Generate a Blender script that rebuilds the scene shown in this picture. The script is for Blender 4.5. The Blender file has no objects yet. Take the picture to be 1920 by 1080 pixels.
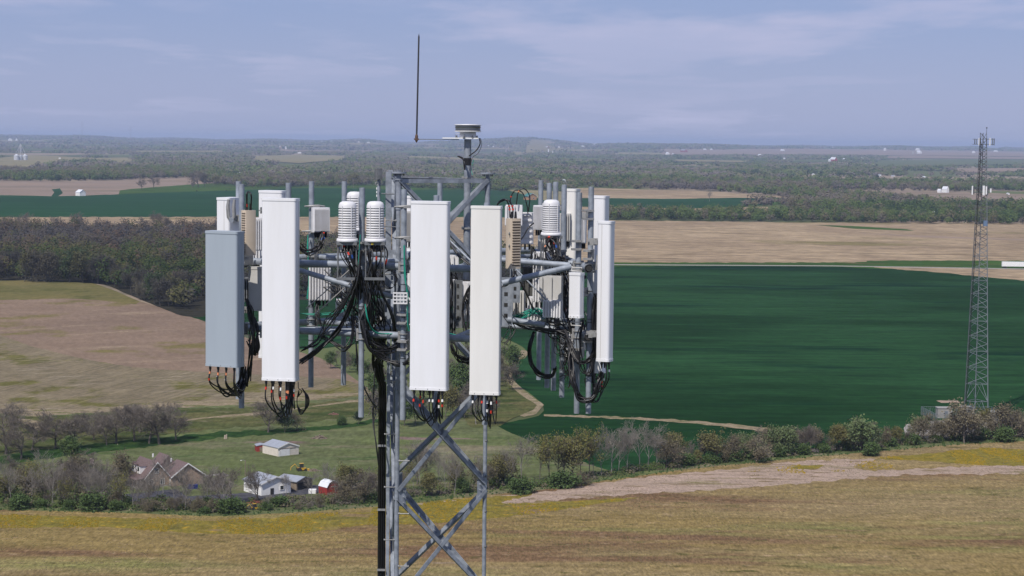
import bpy, math, random
import numpy as np
from mathutils import Vector, Matrix
R = math.radians
random.seed(7); rng = np.random.default_rng(7)
scene = bpy.context.scene
# ---------------------------------------------------------------- camera
F = 3733.0; HC = 75.0
PITCH = math.atan(276.5/F); ROLL = math.atan(0.0104)
_f = Vector((0, math.cos(PITCH), -math.sin(PITCH))); _u0 = Vector((0, math.sin(PITCH), math.cos(PITCH))); _r0 = Vector((1, 0, 0))
_R = _r0*math.cos(ROLL) + _u0*math.sin(ROLL); _U = -_r0*math.sin(ROLL) + _u0*math.cos(ROLL)
cd = bpy.data.cameras.new('camera'); cam = bpy.data.objects.new('camera', cd)
scene.collection.objects.link(cam)
cam.matrix_world = Matrix(((_R.x, _U.x, -_f.x, 0), (_R.y, _U.y, -_f.y, 0), (_R.z, _U.z, -_f.z, HC), (0, 0, 0, 1)))
cd.sensor_width = 36; cd.lens = 36*F/1920; cd.clip_start = 0.5; cd.clip_end = 90000
scene.camera = cam
scene.view_settings.view_transform = 'Standard'; scene.view_settings.look = 'None'
scene.view_settings.exposure = 0.27; scene.view_settings.gamma = 1.0
# ---------------------------------------------------------------- sun and sky
SUN_EL, SUN_AZ = 52.0, 28.0            # sun behind the camera, a little to the left
sv = Vector((-math.sin(R(SUN_AZ))*math.cos(R(SUN_EL)), -math.cos(R(SUN_AZ))*math.cos(R(SUN_EL)), math.sin(R(SUN_EL))))
sl = bpy.data.lights.new('sun', 'SUN'); so = bpy.data.objects.new('sun', sl); scene.collection.objects.link(so)
sl.energy = 3.7; sl.angle = R(0.5); sl.color = (1.0, 0.94, 0.86)
so.rotation_euler = sv.to_track_quat('Z', 'Y').to_euler(); so.location = (0, 0, 200)
world = bpy.data.worlds.new('World'); scene.world = world; world.use_nodes = True
nt = world.node_tree; N = nt.nodes; L = nt.links
bg = N['Background']; bg.inputs[1].default_value = 0.071
sky = N.new('ShaderNodeTexSky'); sky.sky_type = 'NISHITA'; sky.sun_disc = False
sky.sun_elevation = R(SUN_EL); sky.sun_rotation = math.atan2(sv.x, sv.y)
sky.air_density = 1.0; sky.dust_density = 0.6; sky.ozone_density = 2.5
tc = N.new('ShaderNodeTexCoord'); sx = N.new('ShaderNodeSeparateXYZ'); L.new(tc.outputs['Generated'], sx.inputs[0])
def wm(op, a, b, c=None):
    n = N.new('ShaderNodeMath'); n.operation = op
    for i, v in enumerate((a, b) if c is None else (a, b, c)):
        if isinstance(v, (int, float)): n.inputs[i].default_value = v
        else: L.new(v, n.inputs[i])
    return n.outputs[0]
zz = wm('MAXIMUM', sx.outputs[2], 0.0)
cx = wm('DIVIDE', sx.outputs[0], wm('ADD', zz, 0.035)); cy = wm('DIVIDE', sx.outputs[1], wm('ADD', zz, 0.035))
cv = N.new('ShaderNodeCombineXYZ'); L.new(cx, cv.inputs[0]); L.new(cy, cv.inputs[1])
def wnoise(sc, det, rough, off, sxy=(1, 1)):
    mp = N.new('ShaderNodeMapping'); L.new(cv.outputs[0], mp.inputs[0]); mp.inputs['Scale'].default_value = (sxy[0], sxy[1], 1); mp.inputs['Location'].default_value = off
    n = N.new('ShaderNodeTexNoise'); L.new(mp.outputs[0], n.inputs['Vector']); n.inputs['Scale'].default_value = sc
    n.inputs['Detail'].default_value = det; n.inputs['Roughness'].default_value = rough; return n.outputs['Fac']
def wramp(f, a, b):
    r = N.new('ShaderNodeMapRange'); L.new(f, r.inputs[0]); r.inputs[1].default_value = a; r.inputs[2].default_value = b; r.interpolation_type = 'SMOOTHSTEP'; return r.outputs[0]
n1 = wramp(wnoise(0.30, 8, 0.55, (3.1, 1.2, 0), (1.3, 0.55)), 0.47, 0.56)
n2 = wramp(wnoise(1.3, 9, 0.62, (9.7, 4.2, 0), (0.9, 0.5)), 0.42, 0.75)
n3 = wramp(wnoise(0.12, 4, 0.5, (0.4, 2.2, 0)), 0.35, 0.62)
cl = wm('MULTIPLY', wm('MULTIPLY_ADD', n1, 0.62, wm('MULTIPLY', n2, 0.38)), wm('MULTIPLY_ADD', n3, 0.7, 0.3))
cl = wm('MAXIMUM', wm('MULTIPLY', cl, 0.95), wm('MULTIPLY', wramp(zz, 0.075, 0.0), 0.32))
mul = N.new('ShaderNodeMix'); mul.data_type = 'RGBA'; mul.blend_type = 'MULTIPLY'; mul.inputs[0].default_value = 1
L.new(sky.outputs[0], mul.inputs[6]); mul.inputs[7].default_value = (0.86, 0.82, 1.16, 1)
mist = N.new('ShaderNodeMix'); mist.data_type = 'RGBA'; mist.inputs[0].default_value = .70; L.new(mul.outputs[2], mist.inputs[6]); mist.inputs[7].default_value = (3.35, 4.4, 7.25, 1)
mx = N.new('ShaderNodeMix'); mx.data_type = 'RGBA'; L.new(cl, mx.inputs[0]); L.new(mist.outputs[2], mx.inputs[6])
mx.inputs[7].default_value = (5.9, 6.1, 8.4, 1)
L.new(mx.outputs[2], bg.inputs[0])
# ---------------------------------------------------------------- projection helpers (measuring the place from the photo)
C = Vector((0, 0, HC))
def ray(px, py): return _R*(px-960) + _U*(540-py) + _f*F
def P(px, py, D):
    d = ray(px, py); return C + d*(D/d.y)
def hgt(x, y):
    r = np.hypot(x, y); t = np.clip((r-7500)/12500, 0, 1); t = t*t*(3-2*t)
    a = x/np.maximum(y, 1.0)
    hills = 20*np.sin(x*0.0006+1.0)*np.sin(y*0.00045+.7) + 13*np.sin(x*.0017+2)*np.sin(y*.0011)
    ridge = 46*np.exp(-((a-0.004)/.030)**2) + 24*np.exp(-((a+.235)/.035)**2) + 20*np.exp(-((a+.075)/.012)**2) + 14*np.exp(-((a-.075)/.02)**2) + 5*np.sin(a*140)+4*np.sin(a*61+2)
    return t*(35 + hills*0.5 + ridge*np.clip((r-12000)/3000, 0, 1))
def G(px, py):
    d = ray(px, py); t = 3000/d.y
    for _ in range(25):
        h = float(hgt(d.x*t, d.y*t)); tn = (HC-h)/max(-d.z, 1e-6); t = 0.6*t+0.4*min(tn, 32000/d.y) if d.z < -1e-3 else 32000/d.y
    p = C + d*t; p.z = float(hgt(p.x, p.y)); return p
def horiz(px): return 253.5+.0104*px
# ---------------------------------------------------------------- object helpers
col = scene.collection
def tag(o, label=None, cat=None, group=None, kind=None):
    if label: o['label'] = label
    if cat: o['category'] = cat
    if group: o['group'] = group
    if kind: o['kind'] = kind
    return o
def empty(name, loc=(0, 0, 0), rz=0, label=None, cat=None, group=None):
    o = bpy.data.objects.new(name, None); col.objects.link(o); o.location = loc; o.rotation_euler = (0, 0, rz)
    o.empty_display_size = .1
    return tag(o, label, cat, group)
def npmesh(name, v, f, mat, smooth=False, tint=None):
    """v (n,3) array, f (m,k) int array of same-size faces"""
    me = bpy.data.meshes.new(name); v = np.asarray(v, dtype=np.float32); f = np.asarray(f, dtype=np.int32); k = f.shape[1]
    me.vertices.add(len(v)); me.vertices.foreach_set('co', v.ravel())
    me.loops.add(f.size); me.loops.foreach_set('vertex_index', f.ravel())
    me.polygons.add(len(f)); me.polygons.foreach_set('loop_start', np.arange(0, f.size, k, dtype=np.int32))
    me.update(calc_edges=True)
    if tint is not None:
        a = me.attributes.new('tint', 'FLOAT', 'POINT'); a.data.foreach_set('value', np.asarray(tint, dtype=np.float32))
    if smooth: me.polygons.foreach_set('use_smooth', [True]*len(f))
    me.materials.append(mat); return me
class MB:
    def __init__(s): s.v = []; s.f = []; s.sm = []
    def add(s, vs, fs, smooth=False):
        b = len(s.v); s.v += [tuple(q) for q in vs]; s.f += [tuple(i+b for i in f) for f in fs]; s.sm += [smooth]*len(fs); return s
    def box(s, c, d, rz=0, ch=0.0, M=None):
        """box centred at c, size d, optional chamfered vertical edges"""
        x, y, z = d[0]/2, d[1]/2, d[2]/2
        if ch > 0:
            ol = [(-x+ch, -y), (x-ch, -y), (x, -y+ch), (x, y-ch), (x-ch, y), (-x+ch, y), (-x, y-ch), (-x, -y+ch)]
        else: ol = [(-x, -y), (x, -y), (x, y), (-x, y)]
        n = len(ol); vs = [Vector((a, b, -z)) for a, b in ol]+[Vector((a, b, z)) for a, b in ol]
        fs = [tuple(range(n))[::-1], tuple(range(n, 2*n))]+[(i, (i+1) % n, (i+1) % n+n, i+n) for i in range(n)]
        m = Matrix.Rotation(rz, 4, 'Z') if M is None else M
        return s.add([m @ q+Vector(c) for q in vs], fs)
    def tube(s, pts, r, n=8, caps=True, r2=None):
        pts = [Vector(p) for p in pts]; rs = r if isinstance(r, (list, tuple)) else ([r]*len(pts) if r2 is None else [r+(r2-r)*i/(len(pts)-1) for i in range(len(pts))])
        vs = []; up = None
        for i, p in enumerate(pts):
            t = (pts[min(i+1, len(pts)-1)]-pts[max(i-1, 0)])
            if t.length < 1e-9: t = Vector((0, 0, 1))
            t.normalize()
            if up is None: up = Vector((0, 0, 1)) if abs(t.z) < .9 else Vector((1, 0, 0))
            a = t.cross(up)
            if a.length < 1e-6: a = t.cross(Vector((0, 1, 0)))
            a.normalize(); b = a.cross(t).normalized(); up = b
            for k in range(n):
                q = 2*math.pi*k/n; vs.append(p+(a*math.cos(q)+b*math.sin(q))*rs[i])
        fs = [(i*n+k, i*n+(k+1) % n, (i+1)*n+(k+1) % n, (i+1)*n+k) for i in range(len(pts)-1) for k in range(n)]
        s.add(vs, fs, True)
        if caps:
            s.add(vs[:n], [tuple(range(n))]); s.add(vs[-n:], [tuple(range(n))[::-1]])
        return s
    def lathe(s, prof, c, n=24, sx=1, sy=1):
        vs = []; m = len(prof)
        for k in range(n):
            a = 2*math.pi*k/n
            vs += [(c[0]+r*math.cos(a)*sx, c[1]+r*math.sin(a)*sy, c[2]+z) for r, z in prof]
        fs = [(k*m+i, ((k+1) % n)*m+i, ((k+1) % n)*m+i+1, k*m+i+1) for k in range(n) for i in range(m-1)]
        return s.add(vs, fs, True)
    def prism(s, ol, y0, y1):
        """outline in xz, extruded along y"""
        n = len(ol); vs = [(a, y0, b) for a, b in ol]+[(a, y1, b) for a, b in ol]
        return s.add(vs, [tuple(range(n)), tuple(range(n, 2*n))[::-1]]+[(i, i+n, (i+1) % n+n, (i+1) % n) for i in range(n)])
    def angle(s, a, b, w, t, side):
        """L-section steel member from a to b; 'side' is the outward direction"""
        a = Vector(a); b = Vector(b); d = (b-a).normalized(); n = Vector(side); n = (n-d*n.dot(d)).normalized(); m = d.cross(n).normalized()
        for o, (p, q) in (((0, 0), (w, t)), ((0, 0), (t, w))):
            vs = [e+m*(i*p-w/2)+n*(-j*q) for e in (a, b) for i, j in ((0, 0), (1, 0), (1, 1), (0, 1))]
            s.add(vs, [(0, 1, 2, 3), (7, 6, 5, 4), (0, 4, 5, 1), (1, 5, 6, 2), (2, 6, 7, 3), (3, 7, 4, 0)])
        return s
    def mesh(s, name, mat):
        me = bpy.data.meshes.new(name); me.from_pydata(s.v, [], s.f)
        me.polygons.foreach_set('use_smooth', s.sm); me.materials.append(mat)
        return me
    def build(s, name, mat, parent=None, loc=None, kind=None):
        o = bpy.data.objects.new(name, s.mesh(name, mat)); col.objects.link(o)
        if loc is not None: o.location = loc
        if parent: o.parent = parent
        if kind: o['kind'] = kind
        return o
def fixn(o):
    import bmesh
    bm = bmesh.new(); bm.from_mesh(o.data); bmesh.ops.recalc_face_normals(bm, faces=bm.faces); bm.to_mesh(o.data); bm.free(); return o
def catmull(pts, k=6):
    pts = [Vector(p) for p in pts]; q = [pts[0]*2-pts[1]]+pts+[pts[-1]*2-pts[-2]]; out = []
    for i in range(1, len(q)-2):
        for j in range(k):
            t = j/k; a, b, c, d = q[i-1:i+3]
            out.append(.5*((2*b)+(c-a)*t+(2*a-5*b+4*c-d)*t*t+(3*b-a-3*c+d)*t**3))
    return out+[pts[-1]]
# ---------------------------------------------------------------- materials
def mat(name, colr, rough=.6, metal=0.0, var=0.0, scale=5.0, col2=None, bump=0.0, spec=0.4, lo=.35, hi=.65, stretch=(1, 1, 1), rand=0.0):
    m = bpy.data.materials.new(name); m.use_nodes = True; t = m.node_tree; b = t.nodes['Principled BSDF']
    b.inputs['Roughness'].default_value = rough; b.inputs['Metallic'].default_value = metal; b.inputs['Specular IOR Level'].default_value = spec
    b.inputs['Base Color'].default_value = (*colr, 1)
    if var > 0 or col2:
        c2 = col2 or tuple(c*(1-var) for c in colr)
        g = t.nodes.new('ShaderNodeTexCoord'); mp = t.nodes.new('ShaderNodeMapping'); t.links.new(g.outputs['Object'], mp.inputs[0]); mp.inputs['Scale'].default_value = stretch
        n = t.nodes.new('ShaderNodeTexNoise'); t.links.new(mp.outputs[0], n.inputs['Vector']); n.inputs['Scale'].default_value = scale; n.inputs['Detail'].default_value = 6; n.inputs['Roughness'].default_value = .6
        r = t.nodes.new('ShaderNodeMapRange'); t.links.new(n.outputs['Fac'], r.inputs[0]); r.inputs[1].default_value = lo; r.inputs[2].default_value = hi
        x = t.nodes.new('ShaderNodeMix'); x.data_type = 'RGBA'; t.links.new(r.outputs[0], x.inputs[0]); x.inputs[6].default_value = (*colr, 1); x.inputs[7].default_value = (*c2, 1)
        out = x.outputs[2]
        if bump:
            bp = t.nodes.new('ShaderNodeBump'); bp.inputs['Strength'].default_value = bump; t.links.new(n.outputs['Fac'], bp.inputs['Height']); t.links.new(bp.outputs[0], b.inputs['Normal'])
        t.links.new(out, b.inputs['Base Color'])
    return m
def ground_mat(name, layers, base, rough=.95, gain=(1, 1, 1), grain=None):
    """layers: (colour, noise scale per metre, lo, hi, detail, (sx,sy))"""
    gn = lambda c: tuple(p*q for p, q in zip(c, gain)); layers = [(gn(l[0]),)+tuple(l[1:]) for l in layers]; base = gn(base)
    m = bpy.data.materials.new(name); m.use_nodes = True; t = m.node_tree; b = t.nodes['Principled BSDF']
    b.inputs['Roughness'].default_value = rough; b.inputs['Specular IOR Level'].default_value = 0
    g = t.nodes.new('ShaderNodeNewGeometry'); cur = None
    for i, (c, sc, lo, hi, det, st) in enumerate(layers):
        mp = t.nodes.new('ShaderNodeMapping'); t.links.new(g.outputs['Position'], mp.inputs[0]); mp.inputs['Scale'].default_value = (sc*st[0], sc*st[1], sc)
        mp.inputs['Location'].default_value = (i*13.7, i*7.3+len(name), 0)
        if len(st) > 2:
            pr = t.nodes.new('ShaderNodeMapping'); t.links.new(g.outputs['Position'], pr.inputs[0]); pr.inputs['Rotation'].default_value = (0, 0, R(-st[2])); t.links.new(pr.outputs[0], mp.inputs[0])
        n = t.nodes.new('ShaderNodeTexNoise'); t.links.new(mp.outputs[0], n.inputs['Vector']); n.inputs['Scale'].default_value = 1; n.inputs['Detail'].default_value = det; n.inputs['Roughness'].default_value = .62
        r = t.nodes.new('ShaderNodeMapRange'); t.links.new(n.outputs['Fac'], r.inputs[0]); ce = (lo+hi)/2; ha = (hi-lo)*.27; r.inputs[1].default_value = ce-ha; r.inputs[2].default_value = ce+ha
        x = t.nodes.new('ShaderNodeMix'); x.data_type = 'RGBA'; t.links.new(r.outputs[0], x.inputs[0]); x.inputs[7].default_value = (*c, 1)
        if cur is None: x.inputs[6].default_value = (*base, 1)
        else: t.links.new(cur, x.inputs[6])
        cur = x.outputs[2]
    for gi, (lx, ly, amp, ang) in enumerate(grain or []):
        # soil grain: clods, rows and tufts a few decimetres to metres across
        pr = t.nodes.new('ShaderNodeMapping'); t.links.new(g.outputs['Position'], pr.inputs[0]); pr.inputs['Rotation'].default_value = (0, 0, R(-ang))
        mp = t.nodes.new('ShaderNodeMapping'); t.links.new(pr.outputs[0], mp.inputs[0]); mp.inputs['Scale'].default_value = (1/lx, 1/ly, 0); mp.inputs['Location'].default_value = (gi*5.1, 3.3, 0)
        n = t.nodes.new('ShaderNodeTexNoise'); t.links.new(mp.outputs[0], n.inputs['Vector']); n.inputs['Scale'].default_value = 1; n.inputs['Detail'].default_value = 2.5; n.inputs['Roughness'].default_value = .7
        r = t.nodes.new('ShaderNodeMapRange'); t.links.new(n.outputs['Fac'], r.inputs[0]); r.inputs[1].default_value = .33; r.inputs[2].default_value = .67; r.inputs[3].default_value = 1-amp; r.inputs[4].default_value = 1+amp; r.clamp = True
        v = t.nodes.new('ShaderNodeVectorMath'); v.operation = 'SCALE'; t.links.new(cur, v.inputs[0]); t.links.new(r.outputs[0], v.inputs['Scale']); cur = v.outputs[0]
    t.links.new(cur, b.inputs['Base Color']); return m
def tint_mat(name, stops, rough=.9, gain=1.0):
    m = bpy.data.materials.new(name); m.use_nodes = True; t = m.node_tree; b = t.nodes['Principled BSDF']
    b.inputs['Roughness'].default_value = rough; b.inputs['Specular IOR Level'].default_value = 0
    a = t.nodes.new('ShaderNodeAttribute'); a.attribute_name = 'tint'
    r = t.nodes.new('ShaderNodeValToRGB'); t.links.new(a.outputs['Fac'], r.inputs[0])
    el = r.color_ramp.elements
    while len(el) < len(stops): el.new(.5)
    for e, (p, c) in zip(el, stops): e.position = p; e.color = (*(q*gain for q in c), 1)
    t.links.new(r.outputs[0], b.inputs['Base Color']); return m
# ---------------------------------------------------------------- ground
YF = 38000
ys = np.concatenate([[-400, 0, 300, 700, 1200, 2000, 3000, 4500, 6000], np.arange(7500, YF+1, 380)])
xs = np.concatenate([np.arange(-24000, 24001, 300)])
X, Y = np.meshgrid(xs, ys); Z = hgt(X, Y); nx, ny = len(xs), len(ys)
idx = np.arange(nx*ny).reshape(ny, nx)
gm = ground_mat('far_ground', [((.10, .12, .05), 1/500, .44, .56, 3, (1, .4)), ((.25, .20, .145), 1/700, .50, .54, 2, (1, .35)), ((.07, .075, .05), 1/160, .50, .66, 5, (1, 1))], (.075, .09, .04))
me = npmesh('ground', np.stack([X, Y, Z], -1).reshape(-1, 3), np.stack([idx[:-1, :-1], idx[:-1, 1:], idx[1:, 1:], idx[1:, :-1]], -1).reshape(-1, 4), gm, smooth=True)
o = bpy.data.objects.new('ground', me); col.objects.link(o); tag(o, kind='structure')
TAN = ground_mat('ploughed_soil', [((.30, .235, .175), 1/90, .35, .65, 6, (1, .35)), ((.17, .13, .095), 1/34, .50, .72, 6, (.3, 1.3)), ((.36, .29, .22), 1/12, .52, .8, 8, (.5, 1.8)), ((.17, .145, .08), 1/120, .55, .72, 5, (.6, 1)), ((.13, .10, .075), 1/6, .55, .8, 8, (.3, 1.5))], (.24, .185, .14), gain=(1.03, 1.0, .86), grain=[(14, 7, .24, 2), (45, 16, .20, -3), (5, 9, .10, 0)])
PINK = ground_mat('pinkish_soil', [((.235, .18, .15), 1/60, .35, .65, 5, (1, .5)), ((.31, .25, .195), 1/22, .53, .75, 7, (.35, 1.8, 35)), ((.17, .15, .07), 1/40, .52, .66, 8, (1, .8)), ((.15, .12, .10), 1/5, .54, .8, 8, (1, 1)), ((.27, .22, .18), 1/3, .54, .8, 8, (.5, 1.6, 30))], (.215, .165, .14), gain=(0.86, 0.81, 0.70), grain=[(2.2, 9, .10, 12), (1.2, 4, .08, 0), (30, 25, .10, 20)])
STUB = ground_mat('green_stubble', [((.22, .18, .125), 1/30, .42, .60, 7, (1, .6)), ((.135, .125, .045), 1/22, .50, .64, 7, (1, .6)), ((.33, .28, .22), 1/6, .53, .72, 9, (.22, 2.4, 28)), ((.11, .105, .05), 1/5, .55, .75, 9, (.25, 2.4, 28))], (.20, .165, .115), gain=(0.8, 0.8, 0.74), grain=[(1.3, 60, .22, -14), (1.6, 4, .14, 0), (12, 22, .12, 20)])
OLIVE = ground_mat('olive_grass', [((.19, .16, .07), 1/40, .4, .65, 7, (1, .6)), ((.11, .11, .04), 1/25, .5, .7, 7, (1, .6)), ((.21, .17, .11), 1/8, .55, .7, 7, (.5, 1.4))], (.155, .14, .06), gain=(0.78, 0.78, 0.7), grain=[(3, 8, .12, 0)])
WHEAT = ground_mat('green_wheat', [((.016, .052, .018), 1/150, .40, .62, 4, (.5, 1)), ((.004, .021, .010), 1/75, .50, .68, 6, (.35, 1.5)), ((.016, .055, .020), 1/28, .54, .75, 7, (.2, 2.0, -6)), ((.005, .020, .009), 1/9, .56, .75, 8, (.15, 2.4, -6)), ((.024, .06, .022), 1/5, .60, .8, 8, (.15, 2.2, -6))], (.009, .033, .010), grain=[(20, 6, .18, 3), (60, 18, .14, -4), (4, 5, .12, 0), (220, 4.5, .16, 2)])
WHEATF = ground_mat('far_green_wheat', [((.016, .058, .022), 1/160, .3, .7, 6, (.5, 1)), ((.018, .062, .026), 1/70, .52, .75, 6, (.3, 1.6)), ((.006, .030, .015), 1/40, .54, .75, 6, (.25, 1.8))], (.012, .046, .018), grain=[(60, 16, .16, 3)])
GRASS = ground_mat('meadow_grass', [((.085, .115, .035), 1/26, .38, .62, 6, (.7, 1.2)), ((.135, .135, .065), 1/26, .50, .68, 6, (.5, 1.3)), ((.05, .085, .022), 1/11, .52, .70, 8, (.5, 1.6, 18)), ((.12, .145, .05), 1/3, .5, .8, 8, (.6, 1.6, 12)), ((.15, .12, .08), 1/30, .62, .70, 8, (.7, 1.6))], (.085, .11, .038), gain=(1.16, 1.02, 1.35), grain=[(1.2, 4.5, .20, 0), (7, 5, .16, 8), (20, 12, .14, 0)])
PAST = ground_mat('far_pasture', [((.055, .115, .022), 1/70, .4, .6, 6, (.7, 1.2)), ((.10, .10, .04), 1/30, .5, .7, 6, (.7, 1.2))], (.045, .09, .022), gain=(0.8, 0.8, 0.8), grain=[(20, 12, .15, 0)])
DIRT = ground_mat('dirt_track', [((.30, .24, .165), 1/4, .4, .7, 8, (.7, 1.4)), ((.12, .125, .05), 1/4, .50, .62, 9, (.6, 1.6)), ((.36, .30, .22), 1/1.5, .55, .7, 8, (1, 1))], (.25, .20, .14), gain=(0.85, 0.85, 0.8), grain=[(1, 3, .16, 0)])
FALLOW = ground_mat('fallow_field', [((.235, .185, .105), 1/60, .36, .64, 6, (.3, 1.2)), ((.185, .18, .075), 1/34, .48, .68, 7, (.3, 1.2)), ((.16, .105, .065), 1/24, .48, .66, 8, (.25, 1.4)), ((.11, .10, .04), 1/4.5, .55, .72, 9, (.5, 1.3)), ((.29, .22, .15), 1/2.2, .56, .74, 9, (.6, 1.2)), ((.30, .24, .19), 1/20, .64, .72, 8, (.3, 1.5))], (.215, .165, .075), gain=(0.92, 0.88, 0.78), grain=[(.45, 2.2, .28, 0), (1.5, 2.5, .22, 0), (90, 3.5, .10, 1), (9, 3, .13, 4), (35, 9, .10, 2)])
SAND = ground_mat('bare_pink_soil', [((.30, .23, .19), 1/12, .4, .65, 8, (.5, 1.2)), ((.16, .12, .075), 1/4, .53, .64, 9, (.4, 1.6)), ((.15, .13, .06), 1/16, .56, .64, 8, (.3, 1.4))], (.265, .205, .165), gain=(1.12, 1.1, 1.05), grain=[(.6, 2.4, .16, 0), (3, 2.2, .14, 0)])
YELLOW = ground_mat('flowering_weeds', [((.20, .18, .05), 1/10, .4, .62, 8, (.5, 1.2)), ((.34, .24, .04), 1/1.6, .54, .66, 9, (.8, 1)), ((.15, .14, .05), 1/5, .50, .64, 9, (.6, 1)), ((.22, .17, .11), 1/9, .56, .66, 8, (.4, 1.3))], (.20, .175, .05), gain=(0.85, 0.78, 0.6), grain=[(.6, 2.6, .25, 0), (3, 3, .15, 0)])
BROWNF = ground_mat('far_ploughed_soil', [((.31, .235, .18), 1/300, .35, .65, 5, (.4, 1)), ((.20, .165, .11), 1/120, .5, .7, 6, (.3, 1)), ((.24, .19, .15), 1/50, .52, .7, 6, (.3, 1.4))], (.27, .21, .165), gain=(0.8, 0.8, 0.8), grain=[(80, 22, .14, 2)])
TANF = ground_mat('far_straw_field', [((.28, .24, .135), 1/200, .35, .65, 5, (.4, 1)), ((.16, .16, .07), 1/90, .5, .7, 6, (.3, 1))], (.24, .215, .12), gain=(0.8, 0.8, 0.8), grain=[(80, 22, .14, 2)])
FGREEN = ground_mat('far_green_field', [((.13, .15, .07), 1/200, .35, .65, 5, (.4, 1))], (.10, .13, .055), gain=(0.8, 0.8, 0.8))
GRAVEL = ground_mat('gravel', [((.30, .28, .26), 1/1.5, .4, .6, 8, (1, 1))], (.24, .22, .20))
ASPH = ground_mat('asphalt', [((.075, .075, .085), 1/2, .4, .6, 8, (1, 1))], (.055, .055, .065))
FIELDS = []
LAY = [0]
def smooth_outline(pts, jit=0.0, smooth=False):
    """closed outline, optionally rounded, with an uneven edge"""
    if smooth:
        n = len(pts); q = []
        for i in range(n):
            a, b, c, d = (pts[(i+k-1) % n] for k in range(4)); m = max(1, min(8, int(math.hypot(c[0]-b[0], c[1]-b[1])/10)))
            tn = .32
            for k in range(m):
                t = k/m; h1 = 2*t**3-3*t*t+1; h2 = -2*t**3+3*t*t; h3 = t**3-2*t*t+t; h4 = t**3-t*t
                q.append(tuple(h1*b[e]+h2*c[e]+h3*tn*(c[e]-a[e])+h4*tn*(d[e]-b[e]) for e in (0, 1)))
        pts = q
    out = []; ph = [random.random()*6.28 for _ in range(4)]; u = 0
    for i in range(len(pts)):
        a = pts[i]; b = pts[(i+1) % len(pts)]; ln = math.hypot(b[0]-a[0], b[1]-a[1]); n = max(1, int(ln/7))
        for k in range(n):
            t = k/n; u += ln/n; w = (math.sin(u*.11+ph[0])+.7*math.sin(u*.29+ph[1])+.5*math.sin(u*.63+ph[2])+random.uniform(-.8, .8))*.5
            out.append((a[0]+(b[0]-a[0])*t+jit*w*.8, a[1]+(b[1]-a[1])*t+jit*w))
    return out
def field(name, pts, m, z=None, clear=True, jit=0.6, smooth=True):
    LAY[0] += 1; z = z if z is not None else .02+LAY[0]*.004
    w = [G(*p) for p in smooth_outline(pts, jit if pts[0][1] > 400 else jit*.5, smooth)]
    mb = MB(); mb.add([(q.x, q.y, z) for q in w], [tuple(range(len(w)))[::-1]]); o = mb.build(name, m, kind='structure')
    import bmesh
    bm = bmesh.new(); bm.from_mesh(o.data); bmesh.ops.triangulate(bm, faces=bm.faces)
    for f in bm.faces:
        if f.normal.z < 0: f.normal_flip()
    bm.to_mesh(o.data); bm.free()
    if clear: FIELDS.append(np.array([(q.x, q.y) for q in w]))
    return o
def farfield(name, top, bot, m, z=2.0):
    """strip between two pixel polylines, draped over the distant rolling ground"""
    n = 24; r = 6
    def at(pl, t):
        x = pl[0][0]+(pl[-1][0]-pl[0][0])*t
        for a, b in zip(pl, pl[1:]):
            if x <= b[0]+1e-6: return (x, a[1]+(b[1]-a[1])*(x-a[0])/max(b[0]-a[0], 1e-6))
        return pl[-1]
    v = []; 
    for j in range(r+1):
        for i in range(n+1):
            a = at(top, i/n); b = at(bot, i/n); s = j/r
            q = G(a[0]*(1-s)+b[0]*s, a[1]*(1-s)+b[1]*s); v.append((q.x, q.y, q.z+z))
    f = [(j*(n+1)+i, (j+1)*(n+1)+i, (j+1)*(n+1)+i+1, j*(n+1)+i+1) for j in range(r) for i in range(n)]
    o = MB().add(v, f).build(name, m, kind='structure')
    def lift(t): b = at(bot, t); return G(b[0], b[1]+min(9/(G(*b).y/F), 7))
    e = [v[i][:2] for i in range(n+1)]+[(lift(i/n).x, lift(i/n).y) for i in range(n, -1, -1)]
    FIELDS.append(np.array(e)); return o
# far fields, from the horizon towards the camera
farfield('far_field', [(1240, 281), (1500, 279), (1960, 285)], [(1240, 291), (1500, 290), (1960, 294)], BROWNF)
farfield('far_field', [(960, 273), (1100, 273)], [(960, 277), (1100, 277)], TANF)
farfield('far_field', [(470, 293), (560, 291), (650, 293)], [(470, 301), (560, 307), (650, 300)], TANF)
farfield('far_field', [(640, 268), (830, 270)], [(640, 271), (830, 273)], TANF)
farfield('far_field', [(1640, 301), (1960, 299)], [(1640, 313), (1960, 308)], FGREEN)
farfield('far_field', [(1660, 293), (1960, 295)], [(1660, 297), (1960, 299)], BROWNF)
farfield('far_field', [(250, 283), (420, 283)], [(250, 286), (420, 286)], TANF)
farfield('far_field', [(0, 270), (330, 272)], [(0, 272), (330, 274)], FGREEN)
farfield('far_field', [(700, 283), (940, 286)], [(700, 286), (940, 289)], FGREEN)
farfield('far_field', [(1040, 296), (1150, 297)], [(1040, 299), (1150, 300)], FGREEN)
farfield('far_field', [(380, 271), (620, 273)], [(380, 273), (620, 275)], TANF)
farfield('far_field', [(1790, 317), (1840, 317), (1960, 316)], [(1790, 324), (1840, 325), (1960, 320)], BROWNF)
farfield('far_field', [(-20, 262), (90, 263)], [(-20, 266), (90, 266)], TANF)
farfield('far_field', [(760, 293), (880, 297), (960, 303)], [(760, 297), (880, 301), (960, 305)], TANF)
farfield('far_field', [(1480, 266.5), (1960, 276.5)], [(1480, 268), (1960, 279)], TANF)
farfield('far_field', [(520, 282), (700, 283)], [(520, 284), (700, 285)], BROWNF)
farfield('far_field', [(760, 276), (960, 279)], [(760, 278), (960, 281)], TANF)
farfield('far_field', [(1150, 286), (1240, 287)], [(1150, 290), (1240, 291)], TANF)
farfield('far_field', [(1260, 300), (1400, 302)], [(1260, 303), (1400, 305)], TANF)
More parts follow.
